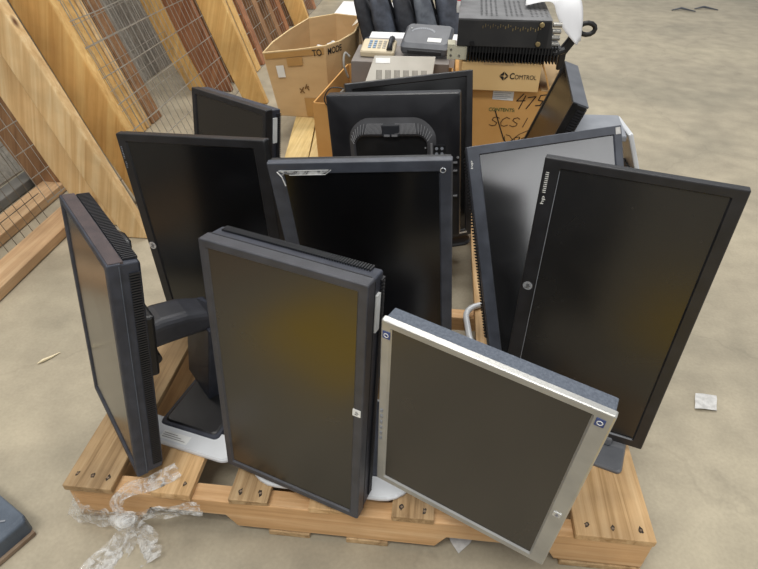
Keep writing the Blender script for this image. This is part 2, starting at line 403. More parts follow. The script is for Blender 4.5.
# --- monitor at the front left, screen turned away to the left
base = (.205, .222, R(-13), .308, .225)
T, r = monitor('thick black monitor at front left corner, turned left and seen almost edge on',
               (.0825, .1569, .2763), (-.8195, .1492, -.017), .3165, .5049, 1, base)
screen_unit(T, r, (.016, .018, .016, .018), .022, .056, .074, .006, 'house_navy', 'house_navy', 'scr_gloss', (.5, .45))
ribs(T, r, 'R', .034, .052, -T.h/2 + .02, T.h/2 - .02, 88)
ribs(T, r, 'T', .030, .054, -T.w/2 + .01, T.w/2 - .01, 46)
b = MB(); b.box((-T.w/2 + .004, .004, T.h/2 - .004), (T.w/2 - .003, .0275, T.h/2 + .0012), T); lab(b.build('worn_top_strip', 'brown_top', r), 'worn brownish top strip')
b = MB(); b.box((T.w/2 - .002, .019, -T.h/2 + .005), (T.w/2 + .0012, .0200, T.h/2 - .005), T); b.build('housing_seam', 'silver_house', r)
b = MB(); b.box((-.075, .066, .075 - .15), (.075, .092, .075), T); b.build('mounting_plate', 'house_black', r, bevel=.006)
b = MB(); b.tube([T((x, .056, T.h/2 - .008)) for x in (.03, .05, .075, .095)], [.004, .009, .009, .004], 10); b.build('top_catch', 'house_black', r, smooth=True)
bo = base_plate(r, .190, .147, R(-13), .318, .065, 'white_base', .03, .012); lab(bo, 'silver front bar of the stand base')
bo2 = base_plate(r, .238, .240, R(-13), .155, .185, 'house_navy', .012, .016, inset=('house_black', .02, 0), name='base_plate'); lab(bo2, 'black base plate')
Rz = Matrix.Rotation(R(-13), 3, 'Z')
b = MB(); b.box((-.025, -.100, .0112), (.045, -.078, .0126), lambda p: V((.205, .222, 0)) + Rz @ V(p)); lo = b.build('base_sticker', 'white', r)
b = MB()
for q in range(3):
    p0 = V((.205, .222, .0127)) + Rz @ V((-.020, -.095 + q*.0052, 0)); stroke(b, [p0, p0 + Rz @ V((.058 - q*.012, 0, 0))], .0014, (0, 0, 1))
b.build('sticker_print', 'taupe', lo)
back = T((0, .1, 0)); bd_ = T.dirn((0, 1, 0)); bd_.z = 0; bd_.normalize(); sd_ = V((bd_.y, -bd_.x, 0))
ARM0 = T((0, .086, -.005)); ARM1 = V((.250, .318, .232))
b = MB()
loops = []
for t, ww, hh, dz in ((0, .085, .062, -.002), (.25, .085, .066, .004), (.6, .083, .064, .006), (.88, .078, .055, .002), (1, .07, .038, -.004)):
    p = ARM0.lerp(ARM1, t) + V((0, 0, dz)); loops.append([p + sd_*x + V((0, 0, z)) for x, z in rr(ww, hh, .018)])
b.loft(loops); b.build('tilt_arm', 'bezel_char', r, smooth=False)
b = MB(); b.tube([ARM0 - sd_*.055 - V((0, 0, .045)), ARM0 + sd_*.055 - V((0, 0, .045))], .012, 12); b.build('hinge_pin', 'house_black', r)
column(r, (.208, .305, .012), (.236, .325, .222), .125, .045, sd_, 'house_navy', w1=.135)

# --- tall monitor at the front, portrait
base = (.562, .168, R(-2), .36, .265)
T, r = monitor('thick charcoal portrait monitor at the front, dusty screen, square white logo on right edge',
               (.4901, .0564, .2824), (-.3227, .0982, .0016), .3134, .5486, .99, base)
screen_unit(T, r, (.016, .019, .017, .015), .024, .064, .078, .008, 'bezel_char', 'house_navy', 'scr_warm', (.5, .5))
ribs(T, r, 'R', .048, .062, -T.h/2 + .02, T.h/2 - .012, 80)
ribs(T, r, 'T', .044, .060, -T.w/2 + .015, T.w/2 - .015, 60, up=.0006)
b = MB(); b.box((T.w/2 - .002, .0245, -T.h/2 + .006), (T.w/2 + .0006, .026, T.h/2 - .006), T); b.box((-T.w/2 + .006, .0245, T.h/2 - .002), (T.w/2 - .006, .026, T.h/2 + .0006), T); b.build('housing_seam', 'rib', r)
side_sticker(T, r, .030, .044, T.h/2 - .105, T.h/2 - .035)
hp_logo(T, r, T.w/2 - .011, .012, .0075, R(90), 'white', 'bezel_black', square=True)
bo = simple_stand(T, r, base, .078, ('white_base', 'house_black'), .08, ('house_navy', .06, .02), .07); lab(bo, 'pale silver rounded stand base')

# --- silver framed monitor at the front right
base = (.875, .10, R(-10), .18, .15)
T, r = monitor('silver framed monitor at the front right, turned on its side, dark brown screen',
               (.8176, -.0671, .3138), (-.416, -.0664, .05), .3287, .4315, 1, base)
screen_unit(T, r, (.017, .027, .015, .017), .010, .040, .056, .005, 'silver', 'silver_house', 'scr_brown', (.55, .55), full=.985)
for xx, zz in ((-T.w/2 + .0095, T.h/2 - .028), (T.w/2 - .015, T.h/2 - .021)):
    s_ = sticker(T, r, xx - .006, xx + .006, zz - .007, zz + .007, 'badge', 'blue_logo'); 
    q = MB(); q.tube([T((xx + .0035*math.cos(a), -.0009, zz + .0035*math.sin(a))) for a in [2*math.pi*k/14 for k in range(14)]], .0007, 5, True); q.build('badge_ring', 'white', s_)
hp_logo(T, r, T.w/2 - .014, -.045, .006, R(90), 'chrome', 'blue_logo', square=True)
for k in range(6):
    b = MB(); b.box((-T.w/2 + .004, -.0015, .0 - k*.016), (-T.w/2 + .0085, .001, .007 - k*.016), T); b.build('side_button', 'mid_grey', r)
simple_stand(T, r, base, .056, ('grey_base', 'grey_base'), .06, None, .03)

# --- large monitor on the right
base = (1.098, .268, R(-20), .235, .17)
T, r = monitor('tall black portrait monitor at far right of the pallet, round logo on left edge',
               (1.0749, .2566, .3393), (-.3086, .0382, -.0098), .3188, .6177, 1, base)
screen_unit(T, r, (.030, .024, .019, .022), .016, .030, .052, .005, 'bezel_black', 'house_black', 'scr_dark', (.6, .6))
hp_logo(T, r, -T.w/2 + .0135, .040, .0095, R(90))
edge_text(T, r, 'hp ililililili', -T.w/2 + .012, T.h/2 - .088, .062, .0085, 90)
b = MB(); b.box((-T.w/2 + .031, -.0006, -T.h/2 + .0195), (T.w/2 - .026, .001, -T.h/2 + .022), T); b.box((-T.w/2 + .0285, -.0006, -T.h/2 + .03), (-T.w/2 + .0295, .001, T.h/2 - .022), T)
b.build('bezel_highlight', 'mid_grey', r)  # pale strips paint the highlight along the bezel's inner edge
bo = simple_stand(T, r, base, .052, ('grey_base', 'grey_base'), .075, None, .012); lab(bo, 'dark grey slab stand base')
Rz = Matrix.Rotation(R(-20), 3, 'Z')
b = MB(); b.box((.03, -.03, .0135), (.085, .06, .04), lambda p: V((1.098, .268, 0)) + Rz @ V(p)); b.build('base_hump', 'grey_base', r, bevel=.006)

# --- second monitor from the left, portrait, black
base = (.235, .57, R(-6), .23, .21)
T, r = monitor('black portrait monitor in second row left, round logo on its left edge',
               (.2172, .4657, .3073), (-.1933, .0615, -.0803), .3711, .5432, 1, base)
screen_unit(T, r, (.024, .030, .020, .022), .016, .034, .056, .008, 'bezel_black', 'house_black', 'scr_black', (.6, .6))
hp_logo(T, r, -T.w/2 + .0115, -.012, .010, R(90))
edge_text(T, r, 'hp ilililil', -T.w/2 + .009, T.h/2 - .080, .050, .0055, 90, 'mid_grey')
simple_stand(T, r, base, .056, colw=.08)

# --- monitor in the middle, film scraps on its top edge
base = (.63, .475, R(0), .25, .2)
T, r = monitor('black monitor in the middle with torn clear film along its top bezel',
               (.60949, .38858, .3195), (-.00278, -.09042, -.08011), .36, .56, 1, base)
screen_unit(T, r, (.030, .026, .026, .026), .014, .034, .05, .003, 'bezel_grey', 'house_black', 'scr_black', (.6, .6))
b = MB(); x0 = -T.w/2 + .022
b.loft([[T((x0 + x, -.0012 - .0006*(k % 2), T.h/2 - z)) for x, z in ((0, .018), (.018, .0165), (.100, .0155), (.095, .021), (.086, .0255), (.02, .0262))] for k in range(2)])
lab(b.build('torn_film', 'film', r), 'torn clear protective film')
b = MB(); b.tube([T((x0 + .105, -.002, T.h/2 - .0155)), T((x0 + .092, -.002, T.h/2 - .0255)), T((x0 + .02, -.002, T.h/2 - .0258))], .0006, 5); b.tube([T((x0, -.002, T.h/2 - .016)), T((x0 + .10, -.002, T.h/2 - .0155))], .0006, 5)
b.tube([T((x0 - .004, -.002, T.h/2 - .018)), T((x0 + .004, -.002, T.h/2 - .03)), T((x0 + .008, -.002, T.h/2 - .05))], .0012, 5); b.build('film_edge', 'white', r)
for xx in (x0 + .004, T.w/2 - .018):
    b = MB(); b.tube([T((xx + .005*math.cos(a), -.001, T.h/2 - .021 + .005*math.sin(a))) for a in [2*math.pi*k/12 for k in range(12)]], .001, 5, True); b.build('screw_ring', 'chrome', r)
simple_stand(T, r, base, .05, colw=.08)

# --- reflective monitor behind the right one
base = (1.035, .605, R(5), .36, .21)
T, r = monitor('grey bezel monitor tilted far back, screen mirroring pale light, behind the tall right one',
               (1.0423, .5438, .2998), (.257, .4846, -.082), .3808, .5611, 1, base)
screen_unit(T, r, (.030, .022, .022, .026), .014, .036, .05, .006, 'bezel_grey', 'house_black', 'scr_gloss', (.6, .6))
ribs(T, r, 'L', .016, .034, -T.h/2 + .1, T.h/2 - .02, 60)
edge_text(T, r, 'hp', -T.w/2 + .009, T.h/2 - .05, .018, .007, 90)
b = MB(); b.box((T.w/2 - .016, -.0009, T.h/2 - .02), (T.w/2 - .004, .001, T.h/2 - .004), T); b.build('sticker_scrap', 'grey_paper', r)
b = MB()
P = [V((1.035, .605, .009)) + Matrix.Rotation(R(5), 3, 'Z') @ V((x, y, 0)) for x, y in rr(.35, .20, .06, n=6)]
b.tube(P, .009, 8, True); lab(b.build('stand_base', 'white_base', r, smooth=True), 'white ring shaped stand base')
hinge = T((0, .046, -.05)); column(r, (1.06, .69, .01), hinge + V((.0, .06, 0)), .06, .022, (1, 0, 0), 'white_base')
b = MB(); b.beam(hinge, hinge + V((-.02, .075, -.01)), .05, .05, (1, 0, 0)); b.build('hinge', 'house_black', r, bevel=.004)

# --- monitor seen from behind
T, r = monitor('thin black monitor showing its back with arched vents, behind the middle one',
               (.630, .7728, .389), (-.1006, .0872, -.094), .3475, .3932, 1, (.65, .83))
w, h = T.w, T.h
def L(pts, d): return [T((x, d, z)) for x, z in pts]
b = MB(); b.loft([L(rr(w-.003, h-.003, .004), .034), L(rr(w, h, .004), .030), L(rr(w, h, .004), .012), L(rr(w-.0015, h-.0015, .004), .0105), L(rr(w-.006, h-.006, .006), .0095), L(rr(w-.02, h-.02, .01), .008), L(rr(w-.05, h-.05, .015), .0052), L(rr(w-.08, h-.08, .02), .0026), L(rr(w-.11, h-.11, .02), .0008), L(rr(w-.14, h-.14, .02), 0)], False, True)
b.build('back_housing', 'back_black', r, smooth=True)
b = MB(); b.loft([L(rr(w, h, .004), .028), L(rr(w, h, .004), .042), L(rr(w-.03, h-.03, .002), .042), L(rr(w-.03, h-.03, .002), .039)], False, False); b.build('bezel', 'bezel_black', r)
b = MB(); b.add(L(rr(w-.029, h-.029, .002), .0395), [tuple(reversed(range(20)))]); b.build('screen', 'scr_black', r)
# arched ridge around a sunken panel
def arch(t, d):
    x0, x1, zt, zb, rad = -.116 + .016*t, .112 - .022*t, .136 - .044*t, -.16, .055 - .030*t
    pts = [(x0, zb), (x0, 0)]
    for k in range(9): a = R(180 - 90*k/8); pts.append((x0 + rad + rad*math.cos(a), zt - rad + rad*math.sin(a)))
    for k in range(1, 40): pts.append((x0 + rad + (x1 - x0 - 2*rad)*k/40, zt))
    for k in range(9): a = R(90 - 90*k/8); pts.append((x1 - rad + rad*math.cos(a), zt - rad + rad*math.sin(a)))
    pts += [(x1, 0), (x1, zb)]; return [T((x, d, z)) for x, z in pts]
b = MB(); b.loft([arch(-.15, .0015), arch(.2, -.003), arch(.6, -.0095), arch(.9, -.012), arch(1, -.003)], False, False, closed=False); b.build('arched_ridge', 'ridge', r, smooth=True)
b = MB(); q = arch(1, -.003); b.add(q, [tuple(range(len(q)))]); b.build('sunken_panel', 'house_black', r)
qa, qb = arch(.22, -.0045), arch(.8, -.0125)
for lo_, hi_ in ((3, 24), (34, 57)):
    b = MB()
    for k in range(lo_, hi_): b.beam(qa[k], qb[k], .0016, .003, qa[k+1] - qa[k-1])
    b.build('vent_grille', 'rib_light', r)
b = MB(); b.box((-.026, -.0135, .094), (.020, -.004, .124), T); lt = b.build('latch_block', 'modem_dark', r, bevel=.002)
b = MB(); b.box((-.020, -.0145, .0945), (-.005, -.010, .1), T); b.box((.000, -.0145, .0945), (.015, -.010, .1), T); b.build('latch_tabs', 'rib_light', lt)
b = MB(); b.box((.100, -.011, -.03), (.105, -.004, .075), T); b.build('port_frame', 'rib_light', r)
b = MB(); b.box((.108, -.0045, .015), (.136, .004, .068), T); pl_ = b.build('port_plate', 'house_black', r)
for i in range(2):
    for k in range(3):
        b = MB(); disc(b, T((.115 + .014*i, -.0047, .06 - .014*k)), T.dirn((1, 0, 0)), T.dirn((0, 0, 1)), .0042, 12, .0004); b.build('port_mark', 'mid_grey', pl_)
b = MB(); disc(b, T((.086, -.0045, .062)), T.dirn((1, 0, 0)), T.dirn((0, 0, 1)), .0025, 10); disc(b, T((w/2 - .004, .004, .035)), T.dirn((1, 0, 0)), T.dirn((0, 0, 1)), .0035, 10, .004); b.build('screw', 'chrome', r)
for z in (.018, -.004, -.075): 
    b = MB(); b.box((w/2 - .017, .0, z), (w/2 - .006, .012, z + .003), T); b.build('side_button', 'rib_light', r)
base_plate(r, .65, .83, R(176), .24, .17, 'house_black', .03)
column(r, (.65, .85, .012), T((.0, .01, -.1)), .07, .02, (1, 0, 0), 'house_black')

# --- monitor right behind the one seen from behind
base = (.765, 1.09, R(20), .2, .19)
T, r = monitor('black monitor mostly hidden behind the one that shows its back',
               (.67862, .91304, .33607), (.44607, .19031, -.00737), .38, .50, 1.07, base)
screen_unit(T, r, (.022, .024, .018, .024), .014, .032, .05, .004, 'bezel_black', 'house_black', 'scr_black', (.6, .6))
b = MB(); b.box((T.w/2 - .046, -.0009, -T.h/2 + .010), (T.w/2 - .018, .001, -T.h/2 + .0155), T); b.build('badge', 'chrome', r)
simple_stand(T, r, base, .05, colw=.07)

# --- back left monitor
base = (.16, 1.06, R(-30), .25, .2)
T, r = monitor('black monitor at back left, brownish screen, white sticker on its right side',
               (.08438, .97109, .23005), (-.53406, .15141, .00508), .33, .51, .95, base)
screen_unit(T, r, (.018, .016, .018, .02), .024, .062, .078, .006, 'bezel_black', 'house_navy', 'scr_brown', (.5, .5))
ribs(T, r, 'R', .042, .058, -T.h/2 + .02, T.h/2 - .012, 80)
side_sticker(T, r, .028, .042, T.h/2 - .095, T.h/2 - .025)
simple_stand(T, r, base, .078, colw=.08)

# --- back right monitor, leaning
T, r = monitor('dark monitor leaning at back right beside the cartons, its brown screen facing left',
               (1.03068, 1.08967, .3171), (-1.62842, .30072, .05573), .33, .50, 1, (1.13, 1.08))
screen_unit(T, r, (.016, .012, .010, .016), .012, .046, .056, .004, 'house_black', 'house_black', 'scr_brown', (.5, .5))
b = MB(); b.box((-T.w/2 + .003, .001, T.h/2 - .004), (T.w/2 - .002, .0445, T.h/2 + .001), T); lab(b.build('lit_top_edge', 'modem', r), 'top edge, coloured slate grey as lit from above')  # lighter strip colours in the overhead light on the black housing's top
ribs(T, r, 'R', .020, .042, -T.h/2 + .02, T.h/2 - .012, 60)
hp_ = T((0, .05, .14))
column(r, hp_ + V((-.03, 0, -.02)), (1.285, 1.06, .425), .17, .018, (0, 1, 0), 'mid_grey', 'stand_arm')
column(r, (1.287, 1.06, .435), (1.345, 1.05, .30), .17, .014, (0, 1, 0), 'white_base', 'stand_cover')
column(r, (1.335, 1.05, .31), (1.21, 1.05, .012), .12, .02, (0, 1, 0), 'grey_base')
base_plate(r, 1.13, 1.07, R(90), .2, .2, 'grey_base', .03)

# ------------------------------------------------------------------ front pallet
PAL = thing('wooden_pallet', 'worn wooden pallet in front carrying the monitors', 'pallet', (.61, .65, FL))
def board(root, x0, x1, y0, y1, mat, nails=(), T=lambda p: V(p), z0=-.018, z1=0, jag=.004):
    b = MB(); n = 9; loops = []
    for i in range(n):
        t = i/(n-1); y = y0 + (y1-y0)*t; e = random.uniform(-1, 1)*.0015
        yy = y + (random.uniform(-jag, jag) if i in (0, n-1) else 0)
        loops.append([T((x0+e, yy, z0)), T((x1+e, yy + (random.uniform(-jag, jag) if i in (0, n-1) else 0), z0)), T((x1+e, yy, z1)), T((x0+e, yy, z1))])
    b.loft(loops); o = b.build('deck_board', mat, root, bevel=.002)
    for x in nails:
        nb = MB(); cx0, cy0 = x, y0 + random.uniform(.016, .03); k_ = 11
        nb.add([T((cx0, cy0, z1)) + V((0, 0, .0006))] + [T((cx0 + random.uniform(.003, .0075)*math.cos(2*math.pi*q/k_)*.8, cy0 + random.uniform(.004, .010)*math.sin(2*math.pi*q/k_), z1)) + V((0, 0, .0006)) for q in range(k_)], [(0, 1+q, 1+(q+1) % k_) for q in range(k_)])
        nb.build('nail_hole', 'nail', o)
        nb = MB(); disc(nb, T((cx0, cy0, z1)), (1, .1, 0), (0, 1, 0), .0028, 8, .0011); nb.build('nail', 'rust', o)
    return o
DB = [(0, .107, 'pallet_dark', (.018, .053, .088)), (.190, .276, 'pallet', (.21, .255)), (.357, .440, 'pallet_dark', (.378, .42)), (.526, .612, 'pallet', (.55, .59)),
      (.696, .782, 'pallet_dark', (.715, .762)), (.884, .972, 'pallet', (.905, .95)), (1.062, 1.217, 'pallet', (1.085, 1.135, 1.19))]
for x0, x1, m, nl in DB: board(PAL, x0, x1, 0, 1.30, m, nl)
def stringer(root, y0, y1, x0=0, x1=1.215, T=lambda p: V(p), mat='stringer'):
    zt, zb = -.018, -.106; nt = .038
    pts = [(x0, zb), (x0+.15, zb), (x0+.172, zb+nt), (x0+.34, zb+nt), (x0+.362, zb), (x0+.79, zb), (x0+.812, zb+nt), (x1-.20, zb+nt), (x1-.178, zb), (x1, zb), (x1, zt), (x0, zt)]
    n = len(pts); vs = [T((x, y, z)) for y in (y0, y1) for x, z in pts]
    # front / back as quads between notches
    qs = [(0,1,10,11)]
    b = MB(); b.add(vs, [tuple(range(n)), tuple(reversed(range(n, 2*n)))] + [(i, (i+1) % n, n + (i+1) % n, n + i) for i in range(n)])
    o = b.build('stringer', mat, root, bevel=.0025); return o
for y0 in (.006, .66, 1.255): stringer(PAL, y0, y0 + .04)
for x0, x1 in ((0.0, .14), (.43, .52), (.60, .69), (1.05, 1.215)):
    b = MB(); b.box((x0, .004, -.125), (x1, 1.296, -.109)); b.build('bottom_board', 'pallet_dark', PAL, bevel=.002)

# ------------------------------------------------------------------ rear pallet
ya = R(6.5); RZ = Matrix.Rotation(ya, 3, 'Z')
TP = lambda p: V((.13, 1.47, 0)) + RZ @ V(p)
PB = thing('wooden_pallet', 'pale wooden pallet behind, under the cartons and electronics', 'pallet', (.7, 2.1, FL))
for x0, x1 in ((-.03, .075), (.08, .175), (.25, .34), (.42, .51), (.59, .68), (.76, .85), (.93, 1.02), (1.08, 1.2)):
    board(PB, x0, x1, 0, 1.3, 'pallet_far', (), TP)
for y0 in (.006, .63, 1.25): stringer(PB, y0, y0+.04, -.03, 1.2, TP)
for x0, x1 in ((-.03, .1), (.5, .6), (1.08, 1.2)):
    b = MB(); b.box((x0, .004, -.125), (x1, 1.296, -.109), TP); b.build('bottom_board', 'pallet_dark', PB)

# ------------------------------------------------------------------ floor
b = MB(); b.add([(-9, -6, FL), (11, -6, FL), (11, 16, FL), (-9, 16, FL)], [(0, 1, 2, 3)]); fl = b.build('floor', 'floor'); fl['kind'] = 'structure'

for n_, (x0, x1) in enumerate(((-.30, .22), (.97, 1.40))):  # added yellow patches out of view, placed to give two screens their glare
    b = MB(); b.add([(x0, -.86, FL + .001), (x1, -.86, FL + .001), (x1, -.40, FL + .001), (x0, -.40, FL + .001)], [(0, 1, 2, 3)])
    b.build('glare_patch_%d' % (n_ + 1), plain('added_yellow_glare', 'e8b800', 'f2c40c', .5))['kind'] = 'structure'

# ------------------------------------------------------------------ leaning timber and mesh panels
K = .33
def pz(x0, y, z, n=0):
    """point on a panel leaning to the left; n = distance out of the panel towards the camera side"""
    c = math.cos(math.atan(K)); s = math.sin(math.atan(K))
    return V((x0 - K*(z + .14) + c*n, y, z + s*n))
def stud(root, x0, y0, y1, mat, depth=.1, z0=FL+.002, z1=1.55, n0=0):
    b = MB(); loops = []
    for i in range(7):
        z = z0 + (z1 - z0)*i/6; e = random.uniform(-.0015, .0015)
        zz = z + (depth*math.sin(math.atan(K)) if i == 0 else 0)
        loops.append([pz(x0, y0+e, z, n0), pz(x0, y1+e, z, n0), pz(x0, y1+e, z, n0-depth), pz(x0, y0+e, z, n0-depth)])
    # keep the foot above the floor
    for p in loops[0]:
        if p.z < FL + .002: p.z = FL + .002
    b.loft(loops); return b.build('stud', mat, root, bevel=.004)
def mesh(root, x0, n0, y0, y1, z0, z1, dy=.05, dz=.1, r=.0017, mat='wire'):
    b = MB(); k = 0
    y = y0
    while y <= y1:
        e = random.uniform(-.006, .006); zm = (z0+z1)/2
        b.tube([pz(x0, y, z0, n0), pz(x0, y+e, zm, n0 + random.uniform(-.004, .004)), pz(x0, y, z1, n0)], r*.8, 4); y += dy
    z = z0
    while z <= z1:
        b.tube([pz(x0, y0 + (y1-y0)*t/8, z + random.uniform(-.006, .006), n0 + random.uniform(-.005, .005)) for t in range(9)], r*1.15, 4); z += dz
    return b.build('wire_mesh', mat, root)

FA = thing('mesh_panel', 'leaning wire mesh panel with bright new studs, nearest the cartons', 'fence panel', (-.4, 2.8, FL), 'leaning timber and wire mesh panels')
stud(FA, -.335, 1.125, 1.170, 'stud_pale', .10)
for x0_, y in ((-.35, 1.378), (-.27, 2.645), (-.33, 4.37), (-.35, 5.9)): stud(FA, x0_, y, y + .045, 'stud', .145)
mesh(FA, -.35, -.150, 1.275, 5.95, FL + .05, 1.5, .055, .11, .0021)
for y0_, m_, d_, n_ in ((2.835, 'stud_red', .16, 0), (2.825, 'stud', .12, -.162)):
    stud(FA, -.55, y0_, y0_ + .045, m_, d_, n0=n_)

FB = thing('mesh_panel', 'leaning mesh panel at left edge with a wide board along the bare floor', 'fence panel', (-.6, .2, FL), 'leaning timber and wire mesh panels')
stud(FB, -.485, 1.205, 1.250, 'stud_pale', .13)
b = MB(); b.box((-.765, -1.2, FL + .004), (-.66, 1.28, FL + .042)); b.build('bottom_rail', 'rail', FB, bevel=.003)
mesh(FB, -.77, -.01, -1.2, 1.24, FL + .01, 1.5, .05, .1, .0016, 'wire_dark')

FC = thing('mesh_panel', 'farthest leaning mesh panel with weathered brown studs', 'fence panel', (-1.0, 2.5, FL), 'leaning timber and wire mesh panels')
for i, (y, m) in enumerate(((1.46, 'stud_brown'), (2.06, 'stud'), (2.19, 'stud_pale'), (2.26, 'stud_brown'), (4.35, 'stud_brown'), (4.85, 'stud_brown'), (5.3, 'stud_red'), (6.0, 'stud_brown'), (6.6, 'stud_red'))):
    stud(FC, -.86 if i == 0 else -.81, y, y + .12 if i not in (2,) else y + .05, m, .14)
for i, (y, m) in enumerate(((3.02, 'stud_brown'), (3.26, 'stud'), (3.42, 'stud_red'), (3.70, 'stud_brown'), (3.98, 'stud_brown'), (4.22, 'stud_red'), (4.60, 'stud_brown'), (4.95, 'stud_brown'), (5.3, 'stud_red'))):
    stud(FC, -.50, y, y + .09, m, .14)
b = MB(); b.box((-.965, -1.2, FL + .003), (-.865, 1.62, FL + .042)); b.build('bottom_rail', 'rail', FC, bevel=.003)
mesh(FC, -.80, .012, 1.26, 6.7, FL + .05, 1.5, .05, .1, .0017)

GS = MB()
for i in range(26):
    y0 = -1.4 + i*.2; GS.loft([[pz(-1.17, y, z, 0) for y, z in ((y0, FL + .003), (y0 + .196, FL + .003), (y0 + .196, 1.5), (y0, 1.5))], [pz(-1.17, y, z, -.018) + V((0, 0, .006)) for y, z in ((y0, FL + .003), (y0 + .196, FL + .003), (y0 + .196, 1.5), (y0, 1.5))]])
tag(GS.build('board_sheet', 'grey_sheet'), 'grey weathered board sheet leaning behind the mesh panels', 'boards')
b = MB(); b.box((-1.10, -1.4, FL + .002), (-1.03, 1.75, FL + .045))
tag(b.build('timber_beam', 'grey_beam', bevel=.004), 'dark grey beam on the floor beyond the mesh at left edge', 'beam')

# ------------------------------------------------------------------ cartons
def wall_strip(root, name, mat, P0, P1, thick=.006, lift=0):
    """one upright carton wall: P0 = bottom corners, P1 = top corners"""
    b = MB(); a, c = V(P0[0]), V(P0[1]); n = (c - a).cross(V((0, 0, 1))).normalized()*thick
    b.add([P0[0], P0[1], P1[1], P1[0], V(P0[0])-n, V(P0[1])-n, V(P1[1])-n, V(P1[0])-n], [(0,1,2,3),(7,6,5,4),(0,4,5,1),(1,5,6,2),(2,6,7,3),(3,7,4,0)])
    return b.build(name, mat, root)

CA = thing('cardboard_box', 'large open brown carton with sagging rim and TO MODE lettering, left behind monitors', 'box', (.1, 2.45, 0))
rim = [(-.116, 2.15, .305), (.05, 2.145, .326), (.192, 2.13, .352), (.253, 2.20, .360), (.285, 2.47, .338), (.29, 2.75, .354), (.14, 2.78, .360), (.0, 2.68, .352), (-.06, 2.48, .336), (-.105, 2.3, .318)]
bot = [(-.06, 2.15, .003), (.07, 2.145, .003), (.20, 2.14, .003), (.255, 2.21, .003), (.285, 2.47, .003), (.30, 2.75, .003), (.14, 2.76, .003), (.0, 2.66, .003), (-.03, 2.48, .003), (-.05, 2.3, .003)]
b = MB(); ctr = V((.08, 2.45, 0))
mid = [V(p).lerp(V(q), .5) + V((random.uniform(-.006, .006), random.uniform(-.006, .006), 0)) for p, q in zip(bot, rim)]
b.loft([bot, mid, rim], False, False); b.add(bot, [tuple(range(len(bot)))])
b.build('carton_sides', 'card', CA, solid=.006)
b = MB(); b.tube([V(p) + V((0, 0, .001)) for p in rim], .0042, 6, True); b.build('rim_edge', 'card_edge', CA)
fx = (V((.306, -.01, .016))).normalized(); fy = V((-.15, 0, 1)).normalized(); fn = V((0, -1, 0))
def onA(u, v):     # u along the front wall 0..1, v up 0..1
    p0 = V((-.06, 2.15, .003)).lerp(V((.20, 2.14, .003)), u); p1 = V((-.116, 2.15, .305)).lerp(V((.192, 2.13, .350)), u)
    return p0.lerp(p1, v) + V((0, -.007, 0))
text('TO', onA(.80, .895), onA(.9, .89) - onA(.8, .89), fy, .040, 'black_print', CA, 'lettering', width=.046, bold=.02)
sx_ = V((.055, .32, -.002)).normalized()
text('MODE', V((.204, 2.137, .312)), V((.061, .07, .008)), V((-.02, 0, 1)), .040, 'black_print', CA, 'lettering', width=.086, bold=.02)
b = MB(); b.add([onA(.16, .62), onA(.29, .62), onA(.29, .80), onA(.16, .80)], [(0,1,2,3)]); b.build('paper_label', 'off_white', CA)
for u0, u1, v0, v1 in ((.36, .62, .78, .90), (.02, .98, .91, .99), (.55, .80, .02, .30)):
    b = MB(); b.add([onA(u0, v0) + V((0, .0005, 0)), onA(u1, v0) + V((0, .0005, 0)), onA(u1, v1) + V((0, .0005, 0)), onA(u0, v1) + V((0, .0005, 0))], [(0,1,2,3)]); b.build('tape_strip', 'tape', CA)
b = MB(); b.add([(.292, 2.66, .335), (.298, 2.745, .345), (.305, 2.745, .21), (.300, 2.66, .2)], [(0,1,2,3)]); b.build('tape_strip', 'tape', CA)
b = MB(); b.add([(.262, 2.775, .345), (.300, 2.752, .352), (.268, 2.62, .345), (.250, 2.62, .335)], [(0,1,2,3)]); b.build('tape_strip', 'clear_tape', CA)
b = MB()
for (u, v), (u2, v2) in (((.50, .38), (.57, .46)), ((.57, .38), (.50, .44)), ((.60, .44), (.63, .50)), ((.64, .45), (.66, .42)), ((.60, .46), (.66, .47))):
    stroke(b, [onA(u, v), onA(u2, v2)], .006, (0, -1, 0))
b.build('marker_scribble', 'faded_print', CA)
b = MB(); rnd = random.Random(3)
for k in range(5):
    c0 = V((.15 + .012*k, 2.20 + .02*k, .318)); b.tube([c0 + V((rnd.uniform(-.025, .025), rnd.uniform(-.015, .015), rnd.uniform(-.012, .014))) for _ in range(5)], [.003, .010, .013, .009, .003], 7)
tag(b.build('crumpled_plastic', 'white', smooth=True), 'crumpled white plastic inside the large open carton', 'plastic bag')

# open carton full of electronics
CB = thing('cardboard_box', 'open orange brown carton holding electronics, between the large open carton and monitors', 'box', (.5, 1.85, 0))
FLp, FRp, BRp, BLp = (.245, 1.60), (.79, 1.60), (.80, 2.16), (.305, 2.16)
zt = .268
for n_, (p, q), m in (('front_side', (FLp, FRp), 'card_orange'), ('right_side', (FRp, BRp), 'card_orange'), ('back_side', (BRp, BLp), 'card_orange'), ('left_side', (BLp, FLp), 'card_orange')):
    wall_strip(CB, n_, m, ((p[0], p[1], .003), (q[0], q[1], .003)), ((p[0] - .012*(p[0] < .4), p[1], zt), (q[0] - .012*(q[0] < .4), q[1], zt)))
b = MB(); b.add([(FLp[0], FLp[1], .005), (FRp[0], FRp[1], .005), (BRp[0], BRp[1], .005), (BLp[0], BLp[1], .005)], [(0,1,2,3)]); b.build('carton_bottom', 'card', CB)
b = MB(); b.add([(.233, 1.60, zt), (.293, 2.16, zt), (.315, 2.19, .21), (.25, 1.63, .20)], [(0,1,2,3)]) if False else None

